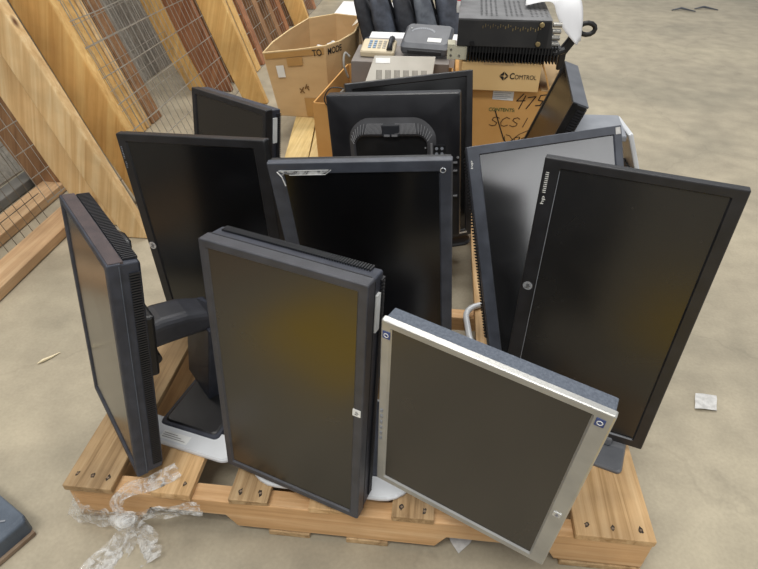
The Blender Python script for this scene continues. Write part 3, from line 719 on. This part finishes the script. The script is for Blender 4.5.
DG = thing('rack_unit', 'taupe metal cabinet packed in the orange brown carton', 'electronics', (.56, 1.95, .02))
b = MB(); b.box((.355, 1.86, .012), (.775, 2.13, .366)); b.build('case', 'taupe', DG, bevel=.003)
TV = lambda p: V((.44, 1.70, .314)) + Matrix.Rotation(R(4), 3, 'Z') @ Matrix.Rotation(R(38), 3, 'X') @ V(p)
VB = thing('vented_box', 'putty coloured vented metal unit with white sticker, tilted in the carton', 'electronics', (.56, 1.72, .03))
b = MB(); b.add([TV(p) for p in ((-.01, 0, -.05), (.255, 0, -.05), (.255, .145, -.05), (.02, .145, -.05), (-.01, 0, 0), (.265, 0, 0), (.285, .145, 0), (.03, .145, 0))], [(3,2,1,0),(4,5,6,7),(0,1,5,4),(1,2,6,5),(2,3,7,6),(3,0,4,7)]); b.build('case', 'putty', VB, bevel=.002)
for k in range(6):
    b = MB(); x = .035 + .037*k
    for j in range(5): b.box((x + j*.005 + .004, .03, -.002), (x + j*.005 + .0075, .075, .0008), TV)
    b.build('vent_slots', 'slot', VB)
b = MB(); b.box((.035, .108, -.001), (.095, .133, .001), TV); b.build('sticker', 'white', VB)

PH = thing('desk_phone', 'beige desk phone with blue keys on top of the packed carton', 'phone', (.47, 2.0, .366))
TPh = lambda p: V((.386, 1.92, .370)) + Matrix.Rotation(R(-3), 3, 'Z') @ Matrix.Rotation(R(12), 3, 'X') @ V((p[0], p[1]*.80, p[2]))
b = MB(); b.loft([[TPh((x, y, 0)) for x, y in rr(.148, .15, .012, .074, .075)], [TPh((x, y, .018)) for x, y in rr(.148, .15, .012, .074, .075)], [TPh((x, y, .024)) for x, y in rr(.138, .14, .01, .074, .075)]]); b.build('phone_body', 'beige', PH)
for i in range(4):
    for j in range(4):
        b = MB(); x = .03 + .021*i; y = .038 + .024*j; b.box((x, y, .02), (x + .014, y + .014, .028), TPh); b.build('key', 'key_blue' if i < 2 else 'putty', PH, bevel=.002)
b = MB(); b.tube([TPh((.128, .015, .03)), TPh((.128, .05, .044)), TPh((.128, .1, .044)), TPh((.128, .138, .03))], [.014, .010, .010, .014], 8); b.build('handset', 'modem_dark', PH, smooth=True)

MD = thing('network_device', 'slate grey plastic device with white label, beside the desk phone', 'electronics', (.67, 2.02, .366))
TM = lambda p: V((.556, 1.955, .378)) + Matrix.Rotation(R(-9), 3, 'Z') @ Matrix.Rotation(R(20), 3, 'X') @ V(p)
b = MB(); b.loft([[TM((x, y, z)) for x, y in rr(w_, d_, .018, .108, oy)] for z, w_, d_, oy in ((0, .205, .165, .083), (.012, .212, .172, .085), (.030, .212, .168, .087), (.040, .19, .14, .095))]); b.build('case', 'modem', MD)
b = MB(); b.box((.035, -.003, .004), (.185, .004, .022), TM); b.build('front_recess', 'modem_dark', MD, bevel=.004)
b = MB(); b.box((.115, .040, .0395), (.175, .068, .041), TM); b.build('sticker', 'white', MD)
b = MB()
for k in range(16):
    a = R(15 + 10*k); b.box((.085 + .05*math.cos(a) - .003, .105 + .03*math.sin(a) - .006, .039), (.085 + .05*math.cos(a) + .003, .105 + .03*math.sin(a) + .006, .0408), TM)
b.build('vent_holes', 'mid_grey', MD)
b = MB(); disc(b, TM((.03, .13, .0402)), (1, 0, 0), (0, 1, 0), .005, 12, .001); b.build('screw', 'white', MD)

def rope(pts, n=8):
    """Catmull-Rom through pts"""
    P = [V(p) for p in pts]; P = [P[0]*2 - P[1]] + P + [P[-1]*2 - P[-2]]; out = []
    for i in range(1, len(P) - 2):
        for k in range(n):
            t = k/n; a, b_, c, d = P[i-1], P[i], P[i+1], P[i+2]
            out.append(.5*((2*b_) + (c-a)*t + (2*a - 5*b_ + 4*c - d)*t*t + (3*b_ - a - 3*c + d)*t**3))
    return out + [P[-2]]
b = MB(); b.tube(rope([(.345, 1.84, .30), (.330, 1.82, .36), (.332, 1.845, .40), (.352, 1.85, .385)]), .005, 6); tag(b.build('grey_cable', 'cable', smooth=True), 'grey cable rising along left side of the taupe cabinet', 'cable')
b = MB(); b.tube(rope([(.33, 1.66, .255), (.345, 1.64, .30), (.38, 1.635, .325), (.42, 1.63, .32), (.45, 1.64, .29), (.44, 1.66, .27), (.40, 1.66, .285), (.36, 1.67, .28), (.34, 1.69, .26)]), .0055, 6); tag(b.build('grey_cable', 'cable', smooth=True), 'loop of grey cable at front left of the electronics carton', 'cable')
b = MB(); b.tube(rope([(.30, 1.59, .255), (.285, 1.588, .29), (.31, 1.60, .33), (.37, 1.61, .325), (.41, 1.64, .29)]), .0028, 6); tag(b.build('black_cable', 'cable_dark', smooth=True), 'thin black cable looping over front edge of the carton', 'cable')

# white carton and backpacks behind
b = MB(); b.box((.395, 2.19, .003), (.86, 2.30, .385)); tag(b.build('white_carton', 'paper', bevel=.003), 'white flat carton between the electronics and the backpacks', 'box')
def backpack(name, label, x, y, z0, w, d, h, yaw, lean, mat, pocket=True):
    root = thing(name, label, 'backpack', (x, y, 0), 'dark backpacks standing in a row behind the electronics')
    Rm = Matrix.Rotation(yaw, 3, 'Z') @ Matrix.Rotation(lean, 3, 'Y')
    TB = lambda p: V((x, y, z0)) + Rm @ V(p)
    b = MB(); loops = []
    for t, sw, sd in ((0, .82, .75), (.03, .95, .92), (.15, 1, 1), (.45, 1, 1), (.7, .96, .92), (.87, .82, .75), (.96, .58, .5), (1, .3, .25)):
        loops.append([TB((px, py, t*h)) for px, py in rr(w*sw, d*sd, min(w, d)*.3*sw)])
    b.loft(loops); body = b.build('pack_body', mat, root, smooth=True)
    b = MB(); b.tube([TB((sx*w*.505 if abs(sx) == 1 else 0, -d*.10, t*h)) for sx, t in ((-1, .1), (-1, .5), (-1, .75))] , .004, 6); b.build('zip', 'nylon_dark', root)
    if True:
        b = MB(); loops = []
        for t, sw, dd in ((.05, .6, .01), (.09, .75, .04), (.30, .78, .055), (.5, .72, .045), (.58, .55, .012)):
            loops.append([TB((px, -d/2 - dd/2 + .01 + py, t*h)) for px, py in rr(w*sw, dd + .03, .012)])
        b.loft(loops); pk = b.build('front_pocket', 'nylon2' if mat == 'nylon' else 'nylon', root, smooth=True)
        b = MB(); b.tube([TB((w*.38*math.cos(a), -d/2 - .03, h*(.36 + .19*math.sin(a)))) for a in [R(-20 + 220*k/12) for k in range(13)]], .0035, 6); b.build('pocket_zip', 'nylon_dark', pk)
        b = MB()
        for k in range(6): b.box((-w*.25 + k*w*.09, -d/2 - .047, h*.17), (-w*.25 + k*w*.09 + .006, -d/2 - .040, h*.20), TB)
        b.build('webbing_ticks', 'nylon_dark', pk)
    for sx in (-1, 1):
        b = MB(); P = rope([TB((sx*w*.30, d*.42, h*.88)), TB((sx*w*.40, d*.62, h*.6)), TB((sx*w*.46, d*.5, h*.12))], 6)
        b.loft([[p + Rm @ V((dx, dy, 0)) for dx, dy in ((-.02, -.004), (.02, -.004), (.02, .004), (-.02, .004))] for p in P]); b.build('shoulder_strap', 'nylon_dark', root, smooth=True)
    b = MB(); b.tube([TB((-.03, d*.1, h*.97)), TB((-.025, d*.12, h*1.05)), TB((.025, d*.12, h*1.05)), TB((.03, d*.1, h*.97))], .006, 6); b.build('top_handle', 'nylon_dark', root, smooth=True)
    b = MB(); b.beam(TB((-w*.20, -d*.5 - .004, h*.28)), TB((-w*.25, -d*.5 + .03, h*.75)), .014, .004, TB((1, 0, 0)) - TB((0, 0, 0))); b.build('compression_strap', 'mid_grey', root)
    return root
Z0 = .02
backpack('backpack', 'slim black backpack at the left end of the backpack row, next to the open carton', .455, 2.52, Z0, .075, .18, .56, R(3), R(-17), 'nylon_dark')
backpack('backpack', 'dark backpack with a big front pocket, second from left in the backpack row', .555, 2.46, Z0, .10, .18, .58, R(3), R(-17), 'nylon')
backpack('backpack', 'black backpack in the middle of the backpack row', .665, 2.50, Z0, .098, .18, .56, R(3), R(-17), 'nylon_dark')
backpack('backpack', 'grey backpack with webbing ticks, second from right in the backpack row', .772, 2.47, Z0, .098, .18, .58, R(3), R(-17), 'nylon2')
backpack('backpack', 'dark backpack at the right end of the row, next to the black amplifier', .895, 2.50, Z0, .125, .18, .60, R(3), R(-17), 'nylon')
ST = thing('stacked_panels', 'stack of pale white slatted panels in the far background above the open carton', 'panels', (.25, 3.3, FL))
for k in range(7):
    b = MB(); b.box((.05 + .004*(k % 2), 3.15, FL + .002 + k*.058), (.62 - .005*(k % 3), 3.6, FL + .052 + k*.058)); b.build('white_panel', 'paper', ST, bevel=.004)

# shipping cartons on the right
def carton(name, label, lo, hi, mat, parent=None):
    root = thing(name, label, 'box', ((lo[0]+hi[0])/2, (lo[1]+hi[1])/2, lo[2]))
    b = MB(); b.box(lo, hi); b.build('carton_body', mat, root, bevel=.003); return root
C1 = carton('cardboard_box', 'tan shipping carton marked CONTENTS in green with handwriting, under the flat carton', (.80, 1.53, .003), (1.255, 2.02, .374), 'card_orange')
y_ = 1.529
text('CONTENTS:', (.932, y_, .293), (1, 0, 0), (0, 0, 1), .019, 'green_print', C1, 'printed_lettering', width=.098, depth=.0012, bold=.008)
b = MB(); sc = .052
S_ = [(.9,.85),(.6,1),(.25,.9),(.2,.65),(.5,.5),(.8,.35),(.75,.1),(.4,0),(.05,.12)]; C_ = [(.9,.85),(.55,1),(.2,.75),(.1,.4),(.25,.08),(.6,0),(.95,.15)]; I_ = [(.55,1),(.4,0)]
x = .938
for g in (S_, C_, S_, I_, None, C_):
    if g: stroke(b, [(x + p[0]*.035 + p[1]*.008, y_, .235 + p[1]*.036) for p in g], .0028, (0, -1, 0))
    x += .039 if g is not I_ else .028
b.build('handwriting', 'brown_print', C1)
CK = .030
def sh(pts, dx=.03, dz=.03): return [(p[0] + dx, y_, p[2] + dz) for p in pts]
b = MB(); stroke(b, sh([(.925, y_, .268), (.945, y_, .22), (.975, y_, .150), (.99, y_, .135)]), .0042, (0, -1, 0)); stroke(b, sh([(.99, y_, .135), (1.03, y_, .175), (1.075, y_, .20), (1.11, y_, .215)]), .0022, (0, -1, 0))
b.build('check_stroke', 'black_print', C1)
b = MB(); stroke(b, sh([(.975, y_, .165), (.98, y_, .14), (1.0, y_, .137), (1.01, y_, .15), (.995, y_, .168), (.98, y_, .172)]), .0022, (0, -1, 0))
stroke(b, sh([(1.03, y_, .165), (1.015, y_, .16), (1.015, y_, .145), (1.03, y_, .142), (1.034, y_, .165), (1.036, y_, .142)]), .0026, (0, -1, 0)); stroke(b, sh([(1.055, y_, .165), (1.043, y_, .16), (1.045, y_, .147), (1.056, y_, .147), (1.058, y_, .165), (1.052, y_, .13), (1.035, y_, .132)]), .0026, (0, -1, 0))
b.build('signature', 'black_print', C1)
b = MB()
# 4 7 5 0 above
def hw(pts): stroke(b, [(1.03 + (x - 1.03)*.95 + (z - .34)*.25, y_, .305 + (z - .31)*.85) for x, z in pts], .0035, (0, -1, 0))
hw([(1.045, .378), (1.03, .345), (1.062, .348)]); hw([(1.056, .37), (1.052, .31)]); hw([(1.068, .362), (1.096, .368), (1.08, .312)])
hw([(1.135, .378), (1.112, .374), (1.112, .352), (1.13, .35), (1.128, .33), (1.11, .328)]); hw([(1.158, .38), (1.145, .372), (1.145, .348), (1.158, .344), (1.168, .36), (1.158, .38)])
b.build('handwriting', 'black_print', C1)
b = MB(); b.add([(.940, y_ - .001, .338), (1.017, y_ - .001, .335), (1.017, y_ - .001, .372), (.940, y_ - .001, .372)], [(0,1,2,3)]); lb = b.build('shipping_label', 'white', C1)
b = MB()
for k in range(4): stroke(b, [(.942, y_ - .001, .364 - k*.007), (1.006 - .012*(k % 2), y_ - .001, .363 - k*.007)], .0016, (0, -1, 0))
b.build('label_print', 'mid_grey', lb)
b = MB(); b.box((1.115, 1.53, .3745), (1.262, 1.98, .379)); b.build('top_flap', 'card', C1)
C2 = carton('cardboard_box', 'flat tan carton printed COMTROL with diamond logo, under the black amplifier', (.813, 1.50, .378), (1.098, 1.80, .478), 'card_light')
y2 = 1.499
b = MB(); b.add([(1.101, 1.50, .477), (1.103, 1.66, .477), (1.150, 1.62, .383), (1.140, 1.505, .383)], [(0,1,2,3)]); b.build('end_flap', 'card_orange', C2, solid=.004)
text('C', (.989, y2, .424), (1, 0, 0), (0, 0, 1), .030, 'black_print', C2, 'printed_lettering', width=.0165, depth=.001, bold=.02)
text('OMTROL', (1.007, y2, .424), (1, 0, 0), (0, 0, 1), .0225, 'black_print', C2, 'printed_lettering', width=.0775, depth=.001, bold=.0)
b = MB(); cx_, cz_ = .968, .4335; a_ = .0165
for pts in (((0, 1), (-1, .08), (-.18, .08), (0, .32)), ((-1, -.08), (0, -1), (0, -.32), (-.18, -.08)), ((.16, .85), (1, .05), (.55, .05), (.16, .4)), ((.16, -.85), (1, -.05), (.55, -.05), (.16, -.4))):
    b.add([(cx_ + p*a_, y2 - .001, cz_ + q*a_) for p, q in pts], [(0,1,2,3)])
b.build('diamond_logo', 'black_print', C2)
b = MB(); b.box((.89, 1.4992, .4705), (1.0, 1.52, .4785)); b.build('tuck_tab', 'card', C2)

AM = thing('radio_amplifier', 'black radio amplifier with heat sink fins, standing on the flat carton', 'amplifier', (.95, 1.68, .48))
b = MB(); b.add([(.788, 1.49, .533), (1.118, 1.49, .533), (1.13, 1.86, .533), (.80, 1.86, .533), (.788, 1.49, .621), (1.105, 1.49, .622), (1.12, 1.86, .622), (.80, 1.86, .621)], [(3,2,1,0),(4,5,6,7),(0,1,5,4),(1,2,6,5),(2,3,7,6),(3,0,4,7)]); b.build('chassis', 'amp', AM, bevel=.003)
b = MB(); b.add([(.787, 1.492, .6225), (1.106, 1.492, .6235), (1.121, 1.862, .6235), (.799, 1.862, .6225)], [(0,1,2,3)]); b.build('top_cover', 'amp_top', AM, solid=.002)
for j0, j1 in ((0, 4), (5, 9), (10, 14)):
    b = MB()
    for i in range(11):
        for j in range(j0, j1): disc(b, (.868 + j*.0175 + i*.001, 1.55 + i*.026, .6245), (1, 0, 0), (0, 1, 0), .0048, 6, .0004)
    b.build('top_perforation', 'rib', AM)
b = MB()
for k in range(24): b.box((.872 + k*.0085, 1.488, .594 + .004*((k*7) % 3) - (k > 11)*.006), (.8738 + k*.0085 + (k > 8)*.001, 1.491, .603 + .003*((k*5) % 3) - (k > 11)*.006))
b.build('front_vents', 'brass', AM)
b = MB()
for k in range(30):
    x = .826 + k*.0108; b.box((x, 1.488, .483), (x + .004, 1.80, .534))
b.box((.825, 1.496, .512), (1.155, 1.80, .534)); b.build('heat_sink', 'amp_fin', AM)
b = MB(); b.box((1.062, 1.4885, .535), (1.098, 1.4905, .620)); b.build('front_plate', 'amp_fin', AM)
for x, z in ((1.071, .611), (1.067, .549)):
    b = MB(); b.tube([(x, 1.492, z), (x, 1.482, z)], .0085, 12); b.build('bolt', 'brass', AM, bevel=.002)
b = MB(); b.tube([(.842, 1.492, .545), (.842, 1.483, .545)], [.008, .007], 12); b.build('knob', 'amp_fin', AM)
for k in range(4):
    b = MB(); z = .545 + k*.021; b.tube([(1.112, 1.51, z), (1.142, 1.51, z)], .0085, 10); b.build('connector', 'steel', AM, bevel=.001)
b = MB(); b.tube([(1.13, 1.50, .515), (1.165, 1.50, .53)], .011, 10); b.build('cable_gland', 'amp_fin', AM)
b = MB(); b.box((.757, 1.495, .485), (.830, 1.51, .533)); b.box((.757, 1.495, .533), (.785, 1.56, .537)); pb = lab(b.build('mounting_bracket', 'bracket_paint', AM, bevel=.002), 'pale mounting bracket')
b = MB()
for x, z in ((.77, .52), (.80, .50), (.77, .50)): b.tube([(x, 1.496, z), (x, 1.492, z)], .004, 8)
b.build('bracket_screw', 'steel', pb)
b = MB(); b.box((.784, 1.70, .60), (.795, 1.80, .70)); lb = b.build('rear_tag', 'white', AM); b = MB(); b.box((.783, 1.699, .64), (.796, 1.801, .66)); b.build('tag_stripe', 'red', lb)

U_ = rope([(1.05, 1.86, .655), (1.13, 1.86, .69), (1.19, 1.84, .69), (1.235, 1.76, .655), (1.252, 1.72, .60), (1.256, 1.69, .515)], 5)
L_ = rope([(1.03, 1.67, .636), (1.09, 1.66, .652), (1.125, 1.655, .648), (1.145, 1.655, .61), (1.175, 1.655, .565), (1.238, 1.66, .507)], 5)
b = MB(); b.loft([[p.lerp(q, t) + V((0, 0, .008*math.sin(t*math.pi))) for t in [k/8 for k in range(9)]] for p, q in zip(U_, L_)], False, False, closed=False)
tag(b.build('paper_sheet', 'paper', smooth=True, solid=.0008), 'white paper sheet draped over right side of the black amplifier', 'paper')
BR = thing('metal_bracket', 'small black bracket with holes standing on the carton right of the amplifier', 'bracket', (1.22, 1.72, .392))
b = MB(); b.loft([[V(p) + V((0, dy, 0)) for p in ((1.195, 1.735, .394), (1.222, 1.735, .394), (1.222, 1.735, .455), (1.250, 1.735, .500), (1.262, 1.735, .552), (1.240, 1.735, .556), (1.218, 1.735, .512), (1.195, 1.735, .475))] for dy in (0, .022)]); b.build('bracket_body', 'amp_fin', BR, bevel=.004)
b = MB(); b.tube([(1.283 + .030*math.cos(a), 1.746, .548 + .021*math.sin(a)) for a in [R(30*k) for k in range(12)]], .009, 8, True); b.build('clamp_ring', 'amp_fin', BR, smooth=True)
# ------------------------------------------------------------------ plastic wrap, jack fork, scraps
SW = thing('stretch_wrap', 'torn clear stretch wrap knotted around front left corner of the pallet', 'plastic wrap', (.1, -.03, FL))
rw = random.Random(11)
def ribbon(P, wid, nrm, amp=.0035, m=8, name='wrap_strip', ph=0):
    P = rope(P, 6); loops = []
    for i, p in enumerate(P):
        t = i/(len(P)-1); d = (P[min(i+1, len(P)-1)] - P[max(i-1, 0)]).normalized(); s = d.cross(V(nrm)).normalized(); w_ = wid(t)
        loops.append([p + s*w_*(k/(m-1) - .5) + V(nrm)*(amp*math.sin(k*2.1 + i*.9 + ph) + rw.uniform(-amp, amp)*.25) for k in range(m)])
    b = MB(); b.loft(loops, False, False, closed=False); return b.build(name, 'wrap', SW, smooth=True)
ribbon([(.006, -.012, -.055), (.025, -.020, -.064), (.06, -.026, -.070), (.10, -.028, -.062), (.135, -.032, -.045)], lambda t: .10 - .062*t**1.3, (0, -1, 0))
ribbon([(.30, -.012, -.02), (.24, -.02, -.028), (.18, -.028, -.04), (.135, -.032, -.05)], lambda t: .045 - .015*t, (0, -1, 0), ph=1)
ribbon([(.235, .05, .016), (.19, .018, .008), (.15, -.006, .012), (.125, -.022, -.015), (.135, -.034, -.045)], lambda t: .035 - .012*t, (0, -.6, .8), .006, ph=2)
ribbon([(.135, -.034, -.045), (.14, -.040, -.085), (.125, -.060, -.116), (.10, -.12, -.118), (.09, -.18, -.118)], lambda t: .03 + .05*t, (0, -.7, .7), .006, ph=3)
ribbon([(.14, -.034, -.045), (.175, -.038, -.085), (.185, -.055, -.116), (.20, -.085, -.118)], lambda t: .025 + .035*t, (0, -.7, .7), .006, ph=4)
b = MB(); b.tube([(.105, -.034, -.055), (.122, -.04, -.05), (.137, -.044, -.047), (.152, -.04, -.045), (.168, -.034, -.04)], [.006, .014, .018, .014, .006], 9)
lab(b.build('wrap_knot', 'film', SW, smooth=True), 'bunched white knot')

JF = thing('jack_fork', 'blue grey steel fork tip on the floor at the lower left corner', 'pallet jack', (-.14, -.09, FL))
c0 = V((-.078, -.044, FL)); u = V((-.90, .435, 0)).normalized(); v = V((-.435, -.90, 0)).normalized()
TJ = lambda p: c0 + u*p[0] + v*p[1] + V((0, 0, p[2]))
b = MB(); b.loft([[TJ(p) for p in ((x, y0, .003), (x, y1, .003), (x, y1, z), (x, y0, z))] for x, y0, y1, z in ((0, .006, .085, .05), (.012, 0, .16, .058), (.3, 0, .16, .062), (.5, 0, .16, .064))]); b.build('fork_blade', 'fork', JF, bevel=.004)
b = MB(); b.loft([[TJ(p) for p in ((x, .004, .0025), (x, .1, .0025), (x, .1, .012), (x, .004, .012))] for x in (-.008, .004)]); b.build('rusty_toe', 'rust', JF)
b = MB(); b.box((.035, .075, .055), (.075, .09, .0612), TJ); b.box((.10, .012, .055), (.30, .02, .0622), TJ); b.build('fork_slot', 'rib', JF)
b = MB()
for a_, c_ in (((.03, .03), (.05, .05)), ((.08, .04), (.085, .045)), ((.12, .03), (.16, .045))): stroke(b, [TJ((a_[0], a_[1], .0592 + a_[0]*.012)), TJ((c_[0], c_[1], .0592 + c_[0]*.012))], .004, (0, 0, 1))
b.build('paint_chips', 'mid_grey', JF)

b = MB(); b.add([(.815, .055, -.118), (.88, .06, -.112), (.868, .03, -.119), (.842, .005, -.1235), (.825, .03, -.1235)], [(0,1,2),(0,2,4),(4,2,3)])
tag(b.build('paper_scrap', 'grey_paper', solid=.001), 'grey white paper scrap under front edge of the pallet', 'scrap')
b = MB(); b.tube([(-.372, .438, FL + .004), (-.36, .452, FL + .006), (-.348, .468, FL + .004), (-.332, .492, FL + .003)], [.001, .005, .004, .001], 6)
tag(b.build('wood_splinter', 'splinter'), 'pale wood splinter on bare floor left of the pallet', 'scrap')
b = MB(); b.loft([[V((1.52 + x*.03 + y*.01, .50 + y*.028, FL + .002 + .006*abs(math.sin(x*4 + y*3)))) for x in (-1, -.4, .2, .9)] for y in (-1, -.3, .4, 1)], False, False, closed=False)
tag(b.build('plastic_scrap', 'grey_paper', solid=.001), 'small crumpled pale scrap on the floor right of the pallet', 'scrap')
rs = random.Random(5)
for x, y, lb_ in ((3.1, 5.75, 'dark litter on floor near top right corner, the left bit'), (3.35, 5.85, 'dark litter on floor near top right corner, the right bit')):
    b = MB(); b.tube([(x - .1, y, FL + .01), (x, y + .05, FL + .02), (x + .12, y - .02, FL + .008)], [.006, .012, .005], 6); tag(b.build('floor_litter', 'modem', smooth=True), lb_, 'litter')

# ------------------------------------------------------------------ light
w = bpy.data.worlds.new('hall'); scn.world = w; w.use_nodes = True
w.node_tree.nodes['Background'].inputs[0].default_value = (.93, .96, 1, 1); w.node_tree.nodes['Background'].inputs[1].default_value = .5
def area(name, loc, target, sx, sy, power, col=(1, .97, .92)):
    l = bpy.data.lights.new(name, 'AREA'); l.shape = 'RECTANGLE'; l.size = sx; l.size_y = sy; l.energy = power; l.color = col
    o = bpy.data.objects.new(name, l); COL.objects.link(o); o.location = loc
    o.rotation_euler = (V(target) - V(loc)).to_track_quat('-Z', 'Y').to_euler(); return o
area('ceiling_light', (-.3, -2.2, 5.6), (-.3, -2.2, 0), 3.2, 1.2, 210)
area('ceiling_light', (.4, 1.0, 5.6), (.4, 1.0, 0), 3.2, 1.2, 80)
area('ceiling_light', (1.0, 4.6, 5.6), (1.0, 4.6, 0), 3.2, 1.2, 190)
area('ceiling_light', (-1.5, 3.0, 5.6), (-1.5, 3.0, 0), 3.2, 1.2, 50)
area('dock_door_light', (6.3, -4.8, 3.3), (.9, .6, .4), 3.3, 2.8, 82, (1, 1, 1))

# ------------------------------------------------------------------ camera
cd = bpy.data.cameras.new('camera'); cam = bpy.data.objects.new('camera', cd); COL.objects.link(cam); scn.camera = cam
cd.sensor_fit = 'HORIZONTAL'; cd.sensor_width = 36; cd.lens = 564.5168 / 758 * 36
cr_ = V((.99468507, .10263345, .00824545)); cu_ = V((-.06834996, .59828255, .79836475)); cf_ = V((-.07700582, .79468507, -.60211771))
mw = Matrix.Identity(4)
for i in range(3): mw[i][0] = cr_[i]; mw[i][1] = cu_[i]; mw[i][2] = -cf_[i]
mw.translation = CAMC + UP; cam.matrix_world = mw
cd.clip_start = .02
scn.view_settings.view_transform = 'Standard'; scn.view_settings.look = 'None'; scn.view_settings.exposure = 0
try: scn.cycles.use_denoising = True
except Exception: pass
